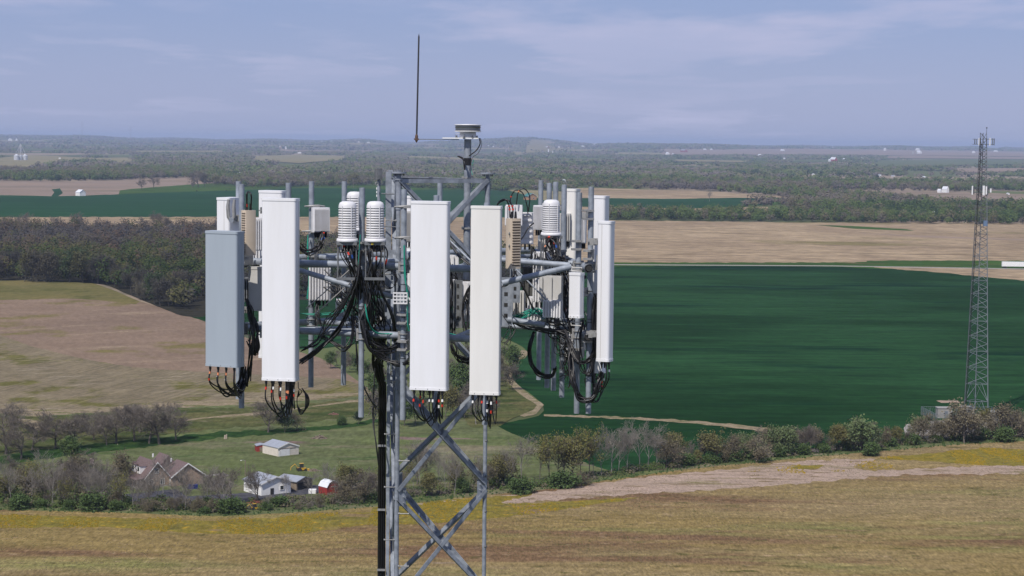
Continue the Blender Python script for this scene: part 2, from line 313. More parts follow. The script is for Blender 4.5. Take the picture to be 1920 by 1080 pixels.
farfield('far_field', [(1010, 281), (1060, 280), (1150, 281)], [(1010, 283), (1060, 284), (1150, 284)], TANF)
farfield('far_field', [(40, 279), (160, 280)], [(40, 283), (160, 283)], FGREEN)
farfield('far_field', [(1480, 300), (1560, 300)], [(1480, 304), (1560, 305)], FGREEN)
field('far_field', [(1690, 322), (1760, 322), (1800, 330), (1700, 331)], FGREEN)
field('far_field', [(1250, 312), (1330, 311), (1380, 318), (1270, 320)], FGREEN)
field('far_field', [(500, 312), (560, 310), (590, 318), (520, 320)], FGREEN)
field('far_field', [(1380, 330), (1440, 328), (1470, 334), (1400, 337)], TANF)
field('straw_field', [(-20, 299), (60, 291), (170, 296), (250, 296), (252, 313), (150, 306), (60, 315), (-20, 319)], TANF)
field('ploughed_field', [(-20, 337), (120, 341), (250, 336), (330, 333), (440, 333), (450, 345), (330, 350), (225, 366), (100, 370), (-20, 370)], BROWNF)
field('ploughed_field', [(1080, 353), (1200, 355), (1330, 359), (1480, 370), (1590, 374), (1560, 380), (1480, 377), (1380, 372), (1220, 373), (1080, 374)], TAN)
field('pasture', [(225, 357), (330, 348), (440, 341), (560, 330), (640, 326), (740, 345), (960, 358), (960, 380), (220, 372)], PAST)
field('wheat_field', [(-20, 368), (110, 368), (230, 364), (300, 361), (440, 357), (600, 352), (760, 356), (960, 358), (1010, 368), (1060, 388), (1060, 408), (-20, 409)], WHEATF)
field('straw_field', [(955, 356), (1060, 360), (1085, 374), (1060, 388), (1010, 372)], TANF)
field('pasture', [(1080, 372), (1260, 373), (1400, 371), (1480, 378), (1420, 385), (1300, 391), (1080, 389)], WHEATF)
field('pasture', [(1440, 371), (1480, 372), (1500, 379), (1440, 385)], PAST)
field('straw_field', [(1080, 388), (1300, 391), (1440, 388), (1440, 400), (1080, 400)], TAN)
field('ploughed_field', [(1510, 358), (1620, 357), (1960, 366), (1960, 388), (1740, 386), (1640, 376), (1540, 366)], BROWNF)
field('grass_swale', [(97, 355), (112, 353), (118, 362), (108, 369), (96, 368), (102, 361)], WHEATF, clear=False)
field('ploughed_field', [(-20, 408), (1060, 408), (1140, 413), (1500, 417), (1960, 423), (1960, 500), (1560, 497), (1140, 494), (700, 494), (500, 440), (-20, 432)], TAN)
field('grass_swale', [(1530, 422), (1600, 424), (1700, 430), (1715, 433), (1600, 429)], PAST, clear=False, jit=0, smooth=False)
field('dark_furrow', [(1600, 437), (1760, 443), (1960, 450), (1960, 452), (1740, 445.5)], BROWNF, clear=False, jit=0, smooth=False)
field('verge', [(1140, 493), (1600, 492), (1640, 489), (1960, 490), (1960, 506), (1560, 503), (1140, 500)], PAST, clear=False)
field('wheat_field', [(280, 560), (400, 552), (620, 520), (1040, 505), (1140, 500), (1500, 499), (1640, 504), (1960, 527), (1960, 850), (1700, 850), (1200, 905), (1000, 830), (930, 800), (1010, 780), (1018, 760), (960, 730), (945, 700), (985, 655), (880, 615), (700, 640), (560, 655), (420, 612), (340, 592)], WHEAT)
field('bare_strip', [(1640, 501), (1960, 507), (1960, 528), (1860, 521), (1760, 511)], TAN)
field('road', [(1100, 495.5), (1560, 498), (1960, 504.5), (1960, 506), (1560, 499.6), (1100, 497)], GRAVEL, clear=False, jit=0, smooth=False)
field('ploughed_field', [(-20, 530), (130, 530), (180, 534), (265, 566), (383, 603), (480, 640), (600, 672), (690, 728), (690, 745), (400, 762), (150, 775), (-20, 780)], PINK)
FLOOR = ground_mat('leaf_litter', [((.035, .032, .022), 1/6, .4, .6, 6, (1, 1))], (.025, .024, .017))  # very dark brown tone for the sheet under the forest trees
field('forest_floor', [(-30, 428), (60, 434), (250, 434), (420, 438), (560, 446), (760, 468), (1000, 488), (1060, 500), (1050, 514), (960, 542), (700, 548), (600, 562), (420, 566), (383, 594), (340, 592), (300, 577), (230, 548), (180, 532), (-30, 529)], FLOOR, clear=False)
field('olive_headland', [(-20, 528), (100, 528), (180, 533), (262, 566), (255, 571), (180, 563), (120, 560), (-20, 562)], OLIVE, clear=False)
field('stubble_strip', [(-20, 632), (60, 650), (150, 672), (260, 690), (420, 700), (640, 712), (690, 742), (400, 762), (150, 775), (-20, 780)], STUB, clear=False)
field('dirt_headland', [(-20, 768), (150, 768), (300, 757), (640, 738), (690, 740), (400, 764), (120, 780), (-20, 786)], DIRT, clear=False)
field('meadow', [(-20, 786), (60, 782), (150, 776), (400, 762), (690, 742), (760, 700), (800, 690), (985, 665), (945, 700), (1015, 760), (930, 795), (1000, 830), (1130, 880), (1210, 900), (900, 945), (400, 975), (-20, 970)], GRASS, clear=False)
field('farm_track', [(985, 656), (990, 662), (962, 690), (958, 708), (985, 735), (1020, 760), (1015, 768), (990, 781), (962, 780), (985, 766), (958, 740), (940, 716), (946, 692)], DIRT, clear=False, jit=3)
field('farm_track', [(1020, 778), (1180, 783), (1300, 790), (1420, 801), (1530, 819), (1528, 823), (1400, 806), (1300, 795), (1180, 787), (1020, 781)], DIRT, clear=False, jit=1.1)
field('dry_hollow', [(1755, 752), (1795, 752), (1800, 756), (1765, 756)], SAND, clear=False)
field('compound_gravel', [(1700, 796), (1860, 786), (1880, 818), (1720, 832)], GRAVEL, clear=False)
field('driveway', smooth=False, pts=[(235, 928), (330, 918), (350, 932), (480, 924), (560, 913), (680, 905), (690, 915), (560, 930), (420, 946), (240, 948)], m=ASPH, clear=False)
CREEK = ground_mat('creek_grass', [((.020, .045, .014), 1/9, .4, .6, 7, (.6, 1.4)), ((.05, .085, .02), 1/5, .55, .7, 7, (.6, 1.4))], (.03, .06, .018), grain=[(1.2, 4, .25, 0), (5, 4, .2, 0)])  # dark tall grass, with the shade along the creek painted into its green
UPPER = ground_mat('rough_pasture', [((.10, .095, .04), 1/22, .4, .62, 6, (.6, 1.3)), ((.045, .06, .02), 1/14, .48, .64, 7, (.6, 1.3)), ((.13, .11, .07), 1/8, .56, .7, 7, (.6, 1.3))], (.07, .08, .03), grain=[(1.2, 4, .22, 0), (6, 5, .2, 0)])
field('rough_pasture', [(-20, 788), (60, 783), (150, 778), (330, 768), (520, 762), (690, 748), (760, 745), (700, 775), (560, 795), (400, 806), (220, 826), (120, 838), (-20, 850)], UPPER, clear=False, jit=2)
field('farm_track', [(30, 786), (70, 790), (90, 806), (60, 810), (56, 800), (36, 792)], DIRT, clear=False)
field('farm_track', [(330, 790), (420, 780), (500, 772), (560, 766), (660, 751), (700, 748), (700, 751), (600, 762), (470, 781), (390, 785), (330, 793)], DIRT, clear=False)
field('creek_bank', [(-20, 862), (60, 846), (190, 832), (300, 822), (400, 812), (520, 806), (640, 797), (720, 785), (722, 792), (640, 804), (520, 815), (420, 822), (320, 834), (200, 848), (80, 862), (-20, 876)], CREEK, clear=False, jit=2)
field('rough_pasture', [(940, 690), (985, 668), (962, 690), (948, 712), (975, 740), (1008, 762), (985, 775), (955, 790), (930, 800), (880, 800), (860, 740)], UPPER, clear=False, jit=2)
field('garden_path', [(388, 905), (420, 900), (400, 893), (385, 897), (382, 893), (420, 888), (430, 893), (412, 900), (425, 912), (395, 920)], GRAVEL, clear=False)
EDGE = [(-20, 957), (200, 962), (420, 969), (650, 956), (760, 946), (900, 930), (1000, 922), (1200, 893), (1300, 880), (1500, 860), (1650, 847), (1800, 834), (1940, 828)]
def interp(pl, x): return float(np.interp(x, [p[0] for p in pl], [p[1] for p in pl]))
field('grass_verge', [(x, y-14) for x, y in EDGE]+[(x, y+3) for x, y in EDGE[::-1]], GRASS, clear=False)
field('fallow_field', EDGE+[(2100, 826), (2100, 1250), (-180, 1250), (-180, 955)], FALLOW)
field('bare_strip', [(760, 950), (900, 936), (1000, 926), (1200, 897), (1360, 882), (1500, 866), (1640, 862), (1600, 876), (1640, 884), (1900, 872), (1960, 874), (1960, 889), (1700, 892), (1500, 908), (1330, 921), (1200, 928), (1080, 936), (900, 952), (780, 960)], SAND, clear=False, jit=2.2)
field('flower_strip', [(-20, 968), (150, 970), (400, 978), (640, 964), (700, 963), (705, 982), (560, 1001), (380, 1002), (200, 990), (-20, 990)], YELLOW, clear=False, jit=1.5)
field('flower_strip', [(700, 955), (800, 945), (920, 934), (1000, 928), (940, 944), (1000, 945), (1200, 934), (1100, 950), (940, 972), (760, 985), (700, 986)], YELLOW, clear=False, jit=1.5)
field('flower_strip', [(1640, 861), (1760, 850), (1840, 842), (1960, 848), (1960, 872), (1850, 874), (1740, 866)], YELLOW, clear=False, jit=1.2)
field('flower_strip', [(1480, 880), (1500, 875), (1545, 874), (1530, 882)], YELLOW, clear=False, jit=.8)
# ---------------------------------------------------------------- haze
HM = bpy.data.materials.new('haze_air'); HM.use_nodes = True; t = HM.node_tree; t.nodes.remove(t.nodes['Principled BSDF'])
pv = t.nodes.new('ShaderNodeVolumePrincipled'); pv.inputs['Color'].default_value = (.58, .70, .95, 1); pv.inputs['Density'].default_value = 6.0e-5; pv.inputs['Anisotropy'].default_value = 0.0
t.links.new(pv.outputs[0], t.nodes['Material Output'].inputs['Volume'])
hb = MB().box((0, 19000, 62), (52000, 40000, 126)).build('haze', HM, kind='stuff'); fixn(hb)
# ---------------------------------------------------------------- building materials and the far farm buildings' clearings
def steel(name, c, rough=.45, rib=0): return mat(name, c, rough, var=.15, scale=1.2)
BW = mat('white_siding', (.80, .80, .79), .6, var=.12, scale=1.5); CREAM = mat('cream_siding', (.66, .60, .52), .6, var=.1, scale=1.2); GREYR = mat('grey_metal_roof', (.30, .32, .36), .5, var=.15, scale=1)
REDM = mat('red_siding', (.30, .035, .03), .6, var=.3, scale=1.5); SHING = mat('mauve_shingles', (.15, .105, .10), .85, var=.3, scale=3); BRICK = mat('tan_brick', (.36, .27, .20), .85, col2=(.28, .20, .15), scale=3)
DARKW = mat('window_glass', (.03, .035, .045), .15, spec=.8); TRIM = mat('white_trim', (.75, .74, .72), .6); WROOF = mat('white_roof', (.68, .70, .74), .5, var=.12, scale=1); GREENR = mat('green_metal_roof', (.04, .16, .14), .5)
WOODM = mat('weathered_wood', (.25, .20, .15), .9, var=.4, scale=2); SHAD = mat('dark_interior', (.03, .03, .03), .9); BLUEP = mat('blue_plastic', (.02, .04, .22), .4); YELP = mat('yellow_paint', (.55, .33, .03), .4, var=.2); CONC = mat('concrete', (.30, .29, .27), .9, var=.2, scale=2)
FARMS = [(1372, 361, 0, 0)]
FB = [(1775, 362, 11, 7, 5, 30, BW, WROOF, 'white barn with a pale roof in front of the right-hand woods'), (1763, 362, 7, 4, 3, 30, BW, WROOF, 'low white shed left of the white barn at the right'), (1753, 404, 8, 4, 2, 20, BW, WROOF, 'white trailer in the clearing of the right tree belt'), (1759, 401, 3, 6, 1, 20, BW, WROOF, 'narrow white silo house beside the clearing trailer'),
 (1565, 304, 12, 4, 4, 25, REDM, WROOF, 'red and white barn in the right-hand woodland'), (1556, 304.5, 4, 3, 2, 25, BW, WROOF, 'little white shed left of the red and white barn'), (1583, 303, 4, 3, 2, 25, BW, WROOF, 'little white shed right of the red and white barn'),
 (1890, 366, 7, 2.5, 1, 5, BW, WROOF, 'low white building at the far right field edge'), (1058, 349, 8, 7, 5, 30, BW, WROOF, 'white two-storey farmhouse above the finned cylinder at the right'), (1107, 347, 5, 2.5, 2, 30, BW, GREYR, 'small white shed right of the white two-storey farmhouse'),
 (290, 320, 24, 2.5, 1.5, 8, BW, WROOF, 'long low white poultry shed, left of its farm'), (312, 319, 5, 5, 4, 40, BW, WROOF, 'tall white gable house in the middle of the long poultry sheds'), (322, 322, 22, 3.5, 2, 8, BW, WROOF, 'long white poultry shed right of the white gable house'), (350, 324, 9, 2, 1, 8, BW, WROOF, 'rightmost low white poultry shed'),
 (449, 331, 16, 5, 3, 20, BW, WROOF, 'old white barn at the top of the far pasture'), (17, 265, 12, 3, 2, 20, BW, WROOF, 'white farmhouse near the horizon at the far left'), (30, 265, 6, 3, 2, 20, BW, WROOF, 'white barn right of the farmhouse near the horizon at the far left'), (50, 265, 5, 1.5, .7, 20, BW, WROOF, 'tiny white shed near the horizon at the far left'),
 (110, 298, 8, 1.6, .8, 10, BW, WROOF, 'low white shed above the straw field right of the grain bins'), (28, 322, 5, 2, 1, 10, BW, WROOF, 'white shed under the trees below the straw field'), (60, 321, 5, 1.6, 1, 10, BW, WROOF, 'second white shed under the trees below the straw field'),
 (558, 289, 15, 2, 1, 5, BW, WROOF, 'long white shed beyond the straw field left of the lightning rod'), (525, 280, 7, 4, 1.5, 15, BRICK, WROOF, 'tan building in the distant town'), (535, 281, 5, 5, 1.5, 15, BW, GREYR, 'grey-roofed block in the distant town'), (603, 267.5, 8, 2, 1, 15, BW, WROOF, 'white hall left of the lightning rod tip base'), (620, 267, 6, 1.6, 1, 15, BW, WROOF, 'white hall second left of the lightning rod'),
 (625, 270, 6, 1.5, 1, 15, BW, WROOF, 'flat white store left of the lightning rod'), (665, 266, 7, 1.6, .8, 15, BW, WROOF, 'white building below the little horizon hill'), (672, 268, 6, 1.6, .8, 15, CREAM, WROOF, 'cream building below the little horizon hill'), (690, 269, 8, 1.6, .8, 15, BW, WROOF, 'white row right of the little horizon hill'),
 (915, 276, 5, 2, 1, 15, BW, GREYR, 'white house right of the beacon mast'), (925, 276.5, 4, 2, 1, 15, BW, GREYR, 'second white house right of the beacon mast'), (938, 277, 5, 2, 1, 15, CREAM, GREYR, 'cream house right of the beacon mast'), (949, 276, 4, 2, 1, 15, BW, GREYR, 'last white house of the row right of the beacon mast'),
 (1018, 288, 6, 2, 1, 15, BW, WROOF, 'left white block of the distant mill'), (1028, 288, 3, 7, 1, 15, BW, WROOF, 'tall white tower of the distant mill'), (1036, 288, 3, 3, 1, 15, BW, WROOF, 'right white block of the distant mill'), (1026, 278, 9, 2, 1, 15, REDM, WROOF, 'red-walled warehouse behind the distant mill'), (1048, 278, 4, 1.8, 1, 15, BW, WROOF, 'white shed behind the distant mill'),
 (1092, 276.5, 10, 2, 1, 10, BW, WROOF, 'white warehouse on the pale field near the horizon'), (1115, 272, 16, 2, 1, 10, CREAM, WROOF, 'long cream warehouse near the horizon'), (1088, 269, 4, 1.6, 1, 10, BW, WROOF, 'small white shed left of the long cream warehouse'), (1252, 291, 8, 2.5, 2, 20, BW, WROOF, 'white farm at the left end of the brown far field'), (1262, 292, 4, 2, 1.5, 20, BW, WROOF, 'small white shed beside the white farm on the brown far field'),
 (1283, 286, 14, 3, 1.6, 20, REDM, GREYR, 'red brick building on the brown far field'), (1322, 282, 6, 1.6, 1, 20, BW, WROOF, 'left white shed on the brown far field'), (1334, 282, 5, 1.6, 1, 20, BW, WROOF, 'right white shed on the brown far field'), (1425, 294, 10, 2.6, 1.6, 12, BW, WROOF, 'white barn at the near edge of the brown far field'), (1418, 277, 5, 1.6, 1, 20, BW, WROOF, 'tiny white house at the horizon right of centre'),
 (1468, 284, 8, 2, 1.4, 20, BW, WROOF, 'white farm sheds left part of the long brown field'), (1560, 278, 6, 1.5, 1, 20, BW, WROOF, 'white shed beyond the dark grove'), (1660, 283.5, 4, 3.4, 2, 30, BW, WROOF, 'white gabled house in the middle of the long brown field'), (1725, 289, 9, 3.5, 2.2, 25, BW, WROOF, 'white barn of the farm with grey silos'), (1722, 283, 7, 2.5, 2, 25, BW, WROOF, 'white house of the farm with grey silos'),
 (1826, 288, 6, 2.4, 1.4, 15, BW, WROOF, 'white shed just left of the distant tower'), (1868, 285.5, 8, 2, 1.2, 15, BW, WROOF, 'white barn right of the distant tower top'), (1470, 322, 9, 1.8, 1, 12, BW, WROOF, 'white mobile home in the right woodland, leftmost'), (1490, 323, 4, 3, 2, 12, BW, GREYR, 'small white house in the right woodland second from left'), (1502, 323, 7, 2, 1, 12, BW, WROOF, 'white mobile home in the right woodland, third from left'),
 (1525, 329, 6, 2, 1, 12, BW, WROOF, 'white cottage in the right woodland, lower one'), (1534, 327, 6, 2.2, 1.5, 12, CREAM, WROOF, 'cream cottage in the right woodland'), (1650, 332, 6, 3, 2, 20, BW, GREYR, 'pale house between the trees above the right field'), (1676, 333, 8, 2, 2, 20, CREAM, GREYR, 'pale house with wide roof above the right field'), (1733, 334, 9, 2, 1, 12, BW, WROOF, 'long white roof above the right field'),
 (1471, 302, 4, 3, 2, 20, BW, WROOF, 'small white house in the green woods at the right'), (1617, 300, 4, 2.4, 1.4, 20, BW, WROOF, 'small white house right of the red and white barn')]
for (x, y, wpx, hpx, rpx, phi, wm_, rm, lab) in FB:
    k = G(x, y).y/F; dy = min(max(9.0/k*.55, 1.2), 7)
    FIELDS.append(np.array([(G(a, b).x, G(a, b).y) for a, b in ((x-wpx*.75-1, y-.7), (x+wpx*.75+1, y-.7), (x+wpx*.75+1, y+dy), (x-wpx*.75-1, y+dy))]))
# ---------------------------------------------------------------- vegetation
def leaf_cloud(cent, size, tint=None, norm=None):
    """one small irregular quad per centre, randomly turned"""
    n = len(cent); a = rng.normal(size=(n, 3))
    if norm is not None:
        nn = norm+rng.normal(size=(n, 3))*.45; nn /= np.linalg.norm(nn, axis=1)[:, None]; a = np.cross(nn, a)
    a /= np.linalg.norm(a, axis=1)[:, None]
    b = np.cross(nn, a) if norm is not None else np.cross(a, rng.normal(size=(n, 3)))
    b /= np.linalg.norm(b, axis=1)[:, None]
    s = (size*(0.6+0.8*rng.random(n)))[:, None] if np.ndim(size) == 0 else (size*(0.6+0.8*rng.random(n)))[:, None]
    q = np.stack([cent-a*s-b*s*.5, cent+a*s*.3-b*s, cent+a*s+b*s*.4, cent-a*s*.2+b*s], 1).reshape(-1, 3)
    return q, np.arange(4*n).reshape(n, 4), (np.repeat(tint, 4) if tint is not None else None)
BARK = mat('bark', (.14, .12, .10), .9, var=.4, scale=2)
BARKL = mat('pale_bark', (.27, .25, .23), .9, var=.3, scale=2)
TWIG = mat('twigs', (.185, .158, .130), .95, var=.35, scale=.8)
TWIGL = mat('pale_twigs', (.25, .225, .195), .95, var=.3, scale=.8)
LF = {'green': mat('leaves_green', (.05, .085, .02), .8, col2=(.075, .12, .03), scale=.35), 'olive': mat('leaves_olive', (.10, .10, .035), .8, col2=(.15, .135, .04), scale=.35),
      'brown': mat('leaf_buds_brown', (.11, .095, .055), .85, col2=(.15, .125, .075), scale=.35), 'tan': mat('leaf_buds_tan', (.19, .165, .105), .85, col2=(.14, .12, .07), scale=.4),
      'yellow': mat('leaves_yellow_green', (.17, .15, .03), .8, col2=(.10, .115, .03), scale=.35), 'pale': mat('leaves_pale_green', (.13, .165, .07), .8, col2=(.085, .125, .04), scale=.35),
      'dark': mat('leaves_dark', (.022, .045, .018), .8, col2=(.04, .07, .022), scale=.4), 'grey': mat('leaf_buds_grey', (.11, .095, .075), .9, col2=(.085, .078, .06), scale=.35)}
def skeleton(h, spread, levels, tr, lean=.12, first=.25, nb=(5, 5, 4), seed=0, up=.35):
    rnd = random.Random(seed); segs = []; tips = []
    def grow(p, d, ln, r, lev):
        n = 4 if lev == 0 else 3; pts = [p.copy()]; rr = [r]; q = p.copy(); dd = d.copy()
        for i in range(n):
            dd = (dd+Vector((rnd.uniform(-1, 1), rnd.uniform(-1, 1), rnd.uniform(-.5, 1)*up))*(.10 if lev == 0 else .24)).normalized()
            q = q+dd*ln/n; pts.append(q.copy()); rr.append(r*(1-(.62 if lev == 0 else .7)*(i+1)/n))
        segs.append((pts, rr, lev))
        if lev >= levels: tips.extend(pts[1:]); return
        k = nb[min(lev, len(nb)-1)]+rnd.randint(0, 2)
        if lev == 0: k = int(k*1.6)
        for j in range(k):
            t = first+(1-first)*(j+rnd.random())/k if lev == 0 else .25+.75*(j+rnd.random())/k
            t = min(t, .999); i = int(t*n); f = t*n-i; b = pts[i].lerp(pts[i+1], f); br = rr[i]*(1-f)+rr[i+1]*f
            ax = (pts[i+1]-pts[i]).normalized(); ph = rnd.uniform(0, 2*math.pi); s = ax.orthogonal().normalized(); s = Matrix.Rotation(ph, 3, ax) @ s
            an = rnd.uniform(.55, 1.05) if lev == 0 else rnd.uniform(.4, .95)
            nd = (ax*math.cos(an)+s*math.sin(an)*spread).normalized(); nd = (nd+Vector((0, 0, up*.4))).normalized()
            grow(b, nd, ln*(rnd.uniform(.42, .62) if lev == 0 else rnd.uniform(.45, .7))*(1.15-.5*t if lev == 0 else 1), max(br*.6, .012), lev+1)
    grow(Vector((0, 0, -.2)), Vector((rnd.uniform(-lean, lean), rnd.uniform(-lean, lean), 1)).normalized(), h, tr, 0)
    return segs, tips
def tree_proto(name, h, spread=1.0, levels=3, tr=.22, leaf=None, nleaf=0, lsize=.25, seed=0, first=.25, nb=(5, 5, 4), bark=None, twig=None, minr=.018, jit=.5, up=.35, scatter_all=False):
    bark = bark or BARK; twig = twig or TWIG
    segs, tips = skeleton(h, spread, levels, tr, first=first, nb=nb, seed=seed, up=up)
    a = MB(); b = MB()
    for pts, rr, lev in segs:
        rr = [max(x, minr) for x in rr]
        (a if lev <= 1 else b).tube(pts, rr, 6 if lev == 0 else (4 if lev == 1 else 3), caps=False)
    top = max(p.z for pts, _, _ in segs for p in pts)
    parts = [('trunk', a.mesh(name+'_trunk', bark))]
    if nleaf:
        tp = np.array([tuple(t) for t in tips]); sel = tp[rng.integers(0, len(tp), nleaf)]+rng.normal(size=(nleaf, 3))*jit
        sel[:, 2] = np.maximum(sel[:, 2], .3)
        q, f, _ = leaf_cloud(sel, lsize)
        v0 = len(b.v); b.v += [tuple(x) for x in q]; b.f += [tuple(x+v0) for x in f]; b.sm += [False]*len(f)
        me = b.mesh(name+'_crown', twig); me.materials.append(LF[leaf]); mi = np.zeros(len(b.f), dtype=np.int32); mi[-nleaf:] = 1; me.polygons.foreach_set('material_index', mi)
    else: me = b.mesh(name+'_crown', twig)
    parts.append(('crown', me))
    return dict(name=name, parts=parts, h=top)
TP = {
 'bare': [tree_proto('bare_tree', 8, 1.15, 4, .24, seed=s, first=.22, nb=(6, 5, 4), minr=.022) for s in (1, 2, 3)],
 'slender': [tree_proto('bare_tree', 9, .8, 3, .12, seed=s, first=.3, nb=(7, 5, 4), bark=BARKL, twig=TWIGL, minr=.022) for s in (11, 12, 13)],
 'pale': [tree_proto('bare_tree', 9.5, 1.0, 4, .17, seed=s, first=.3, nb=(5, 4, 3), bark=BARKL, twig=TWIGL, minr=.02) for s in (15, 16)],
 'brownbush': [tree_proto('budding_tree', 4.6, 1.3, 3, .13, 'brown', 2000, .10, seed=s, first=.08, nb=(7, 5, 4), up=.2, jit=.45, minr=.014) for s in (21, 22)],
 'tanbush': [tree_proto('budding_tree', 4.6, 1.3, 3, .13, 'tan', 2200, .10, seed=s, first=.08, nb=(7, 5, 4), up=.2, jit=.4) for s in (25,)],
 'greenbush': [tree_proto('green_bush', 2.4, 1.4, 3, .07, 'green', 3200, .13, seed=s, first=.05, nb=(7, 5, 3), jit=.4) for s in (31, 32)],
 'yellow': [tree_proto('leafy_tree', 9.5, .8, 3, .15, 'yellow', 850, .16, seed=s, first=.35, nb=(6, 4, 3), jit=.45) for s in (41, 42, 43)],
 'green': [tree_proto('leafy_tree', 8.5, 1.0, 3, .19, 'green', 3600, .22, seed=s, first=.22, nb=(6, 5, 3), jit=.6) for s in (51, 52)],
 'olive': [tree_proto('leafy_tree', 8.5, 1.0, 3, .19, 'olive', 2600, .2, seed=s, first=.25, nb=(6, 5, 3), jit=.6) for s in (55, 56)],
 'palegreen': [tree_proto('leafy_tree', 5.5, 1.1, 3, .17, 'pale', 3600, .16, seed=s, first=.15, nb=(6, 5, 4), jit=.45) for s in (61,)],
 'grey': [tree_proto('budding_tree', 9.5, .95, 3, .2, 'grey', 1900, .2, seed=s, first=.2, nb=(7, 5, 4), jit=.6, minr=.03) for s in (71, 72)],
 'dark': [tree_proto('evergreen_tree', 7, .8, 3, .16, 'dark', 4200, .17, seed=s, first=.08, nb=(9, 5, 3), jit=.35) for s in (81,)],
}
KIND = {'bare': ('bare brown tree', 'bare tree'), 'slender': ('slender pale-barked leafless tree', 'bare tree'), 'pale': ('tall grey leafless tree', 'bare tree'), 'brownbush': ('rounded brown budding tree', 'budding tree'),
 'tanbush': ('rounded tan budding tree', 'budding tree'), 'greenbush': ('dense green bush', 'bush'), 'yellow': ('tall yellow-green tree', 'leafy tree'), 'green': ('green leafy tree', 'leafy tree'), 'olive': ('olive-green leafy tree', 'leafy tree'),
 'palegreen': ('pale green round-headed tree', 'leafy tree'), 'grey': ('grey-brown budding tree', 'budding tree'), 'dark': ('dark evergreen tree', 'evergreen tree')}
NT = [0]; DIM = [0]
DK = {}
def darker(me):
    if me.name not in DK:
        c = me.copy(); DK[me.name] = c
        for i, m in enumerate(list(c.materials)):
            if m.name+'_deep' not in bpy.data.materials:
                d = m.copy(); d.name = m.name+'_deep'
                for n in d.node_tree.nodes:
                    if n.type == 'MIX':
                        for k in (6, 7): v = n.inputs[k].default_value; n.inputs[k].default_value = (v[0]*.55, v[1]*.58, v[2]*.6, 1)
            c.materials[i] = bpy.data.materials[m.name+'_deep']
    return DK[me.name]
def put_tree(kind, px, py, hpx, where, unique=None, wide=1.0, dim=False):
    g = G(px, py); pr = TP[kind][random.randrange(len(TP[kind]))]; hm = hpx/F*g.y; s = hm/pr['h']
    k, c = KIND[kind]; lab = unique or '%s %s' % (k, where)
    r = empty(pr['name'], (g.x, g.y, g.z), random.uniform(0, 6.28), lab, c, None if unique else '%ss %s' % (k, where))
    r.scale = (s*wide, s*wide, s)
    for n, me in pr['parts']:
        if dim: me = darker(me)
        o = bpy.data.objects.new(n, me); col.objects.link(o); o.parent = r
    NT[0] += 1; return r
def pick(ws):
    ks = list(ws); return random.choices(ks, [ws[k] for k in ks])[0]
# large bare trees behind the house and at the left edge
for i, (x, y, h, k, u) in enumerate([(12, 852, 92, 'bare', 'big bare tree at the far left edge, beside the farm track'), (40, 862, 60, 'bare', 'low bare tree second from the left edge of the farmyard'), (104, 842, 72, 'bare', 'wide bare tree with a forked leaning trunk left of the house'),
   (140, 842, 66, 'bare', 'bare tree just right of the fork-trunked tree, left of the house'), (176, 826, 50, 'bare', 'small bare tree between the fork-trunked tree and the creek'), (218, 832, 68, 'bare', 'bare tree at the left end of the dark creek bank'),
   (252, 828, 66, 'bare', 'bare tree on the creek bank, straight above the house roof'), (279, 833, 62, 'bare', 'bare tree on the creek bank right of the house dormers'), (299, 834, 78, 'bare', 'largest bare tree on the creek bank behind the house'),
   (330, 826, 48, 'bare', 'rightmost bare tree of the creek bank group'), (166, 892, 46, 'bare', 'grey bare tree beside the small pink sign'), (130, 880, 60, 'green', 'bright green leafy tree left of the small pink sign'),
   (503, 812, 66, 'bare', 'broad bare tree behind the cream barn, below the second antenna'), (534, 812, 48, 'dark', 'small dark tree at the right of the broad bare tree behind the cream barn'), (557, 809, 36, 'brownbush', 'low budding tree below the coiled cable, behind the cream barn'),
   (672, 796, 26, 'dark', 'narrow dark evergreen on the creek bank left of the lattice tower'), (640, 798, 18, 'greenbush', 'low green bush on the creek bank left of the narrow evergreen')]):
    put_tree(k, x, y, h*(1.12 if k == 'bare' else 1), '', u, 1.55 if k == 'bare' else 1.0)
for x, y, h in [(26, 800, 44), (60, 846, 60), (190, 800, 34), (236, 800, 46), (262, 812, 60), (318, 800, 50), (150, 812, 44), (84, 818, 40), (200, 836, 52)]:
    put_tree('bare', x, y, h, 'in the loose group along the creek above the farmhouse', wide=1.5)
# hedgerow in front of the farm
for i in range(92):
    x = 4+i*10.5+random.uniform(-6, 6); e = interp(EDGE, x)
    back = random.choice([8, 14, 22, 34])
    if 230 < x < 400 or 450 < x < 640: k = pick({'slender': 6, 'bare': 1.5, 'greenbush': 1.6, 'brownbush': 1.2, 'yellow': .4})
    else: k = pick({'slender': 4, 'bare': 2.6, 'brownbush': 2.4, 'greenbush': 2.4, 'olive': 1.8, 'yellow': 1})
    h = {'slender': random.uniform(55, 92), 'bare': random.uniform(50, 80), 'brownbush': random.uniform(32, 56), 'greenbush': random.uniform(20, 34), 'olive': random.uniform(45, 62), 'yellow': random.uniform(58, 78)}[k]
    if 240 < x < 640 and k not in ('slender', 'bare'): h *= .62; back = 6
    if 445 < x < 640 and random.random() < .55: k = 'slender'; h *= .6 if h > 60 else 1
    if 445 < x < 640 and random.random() < .35: continue
    where = 'in the hedgerow between the farmhouse and the yellow field' if x < 450 else ('in the hedgerow between the white garage and the yellow field' if x < 690 else 'in the hedgerow seen through the lattice tower legs')
    put_tree(k, x, e-back, h, where)
for k in range(26):
    x = random.uniform(-5, 720); put_tree(pick({'greenbush': 3, 'brownbush': 2, 'bare': 1.5, 'tanbush': .5}), x, interp(EDGE, x)-random.choice([4, 7, 12]), random.uniform(12, 40)*random.uniform(.6, 1), 'at the foot of the farm hedgerow', wide=random.uniform(1.0, 1.8))
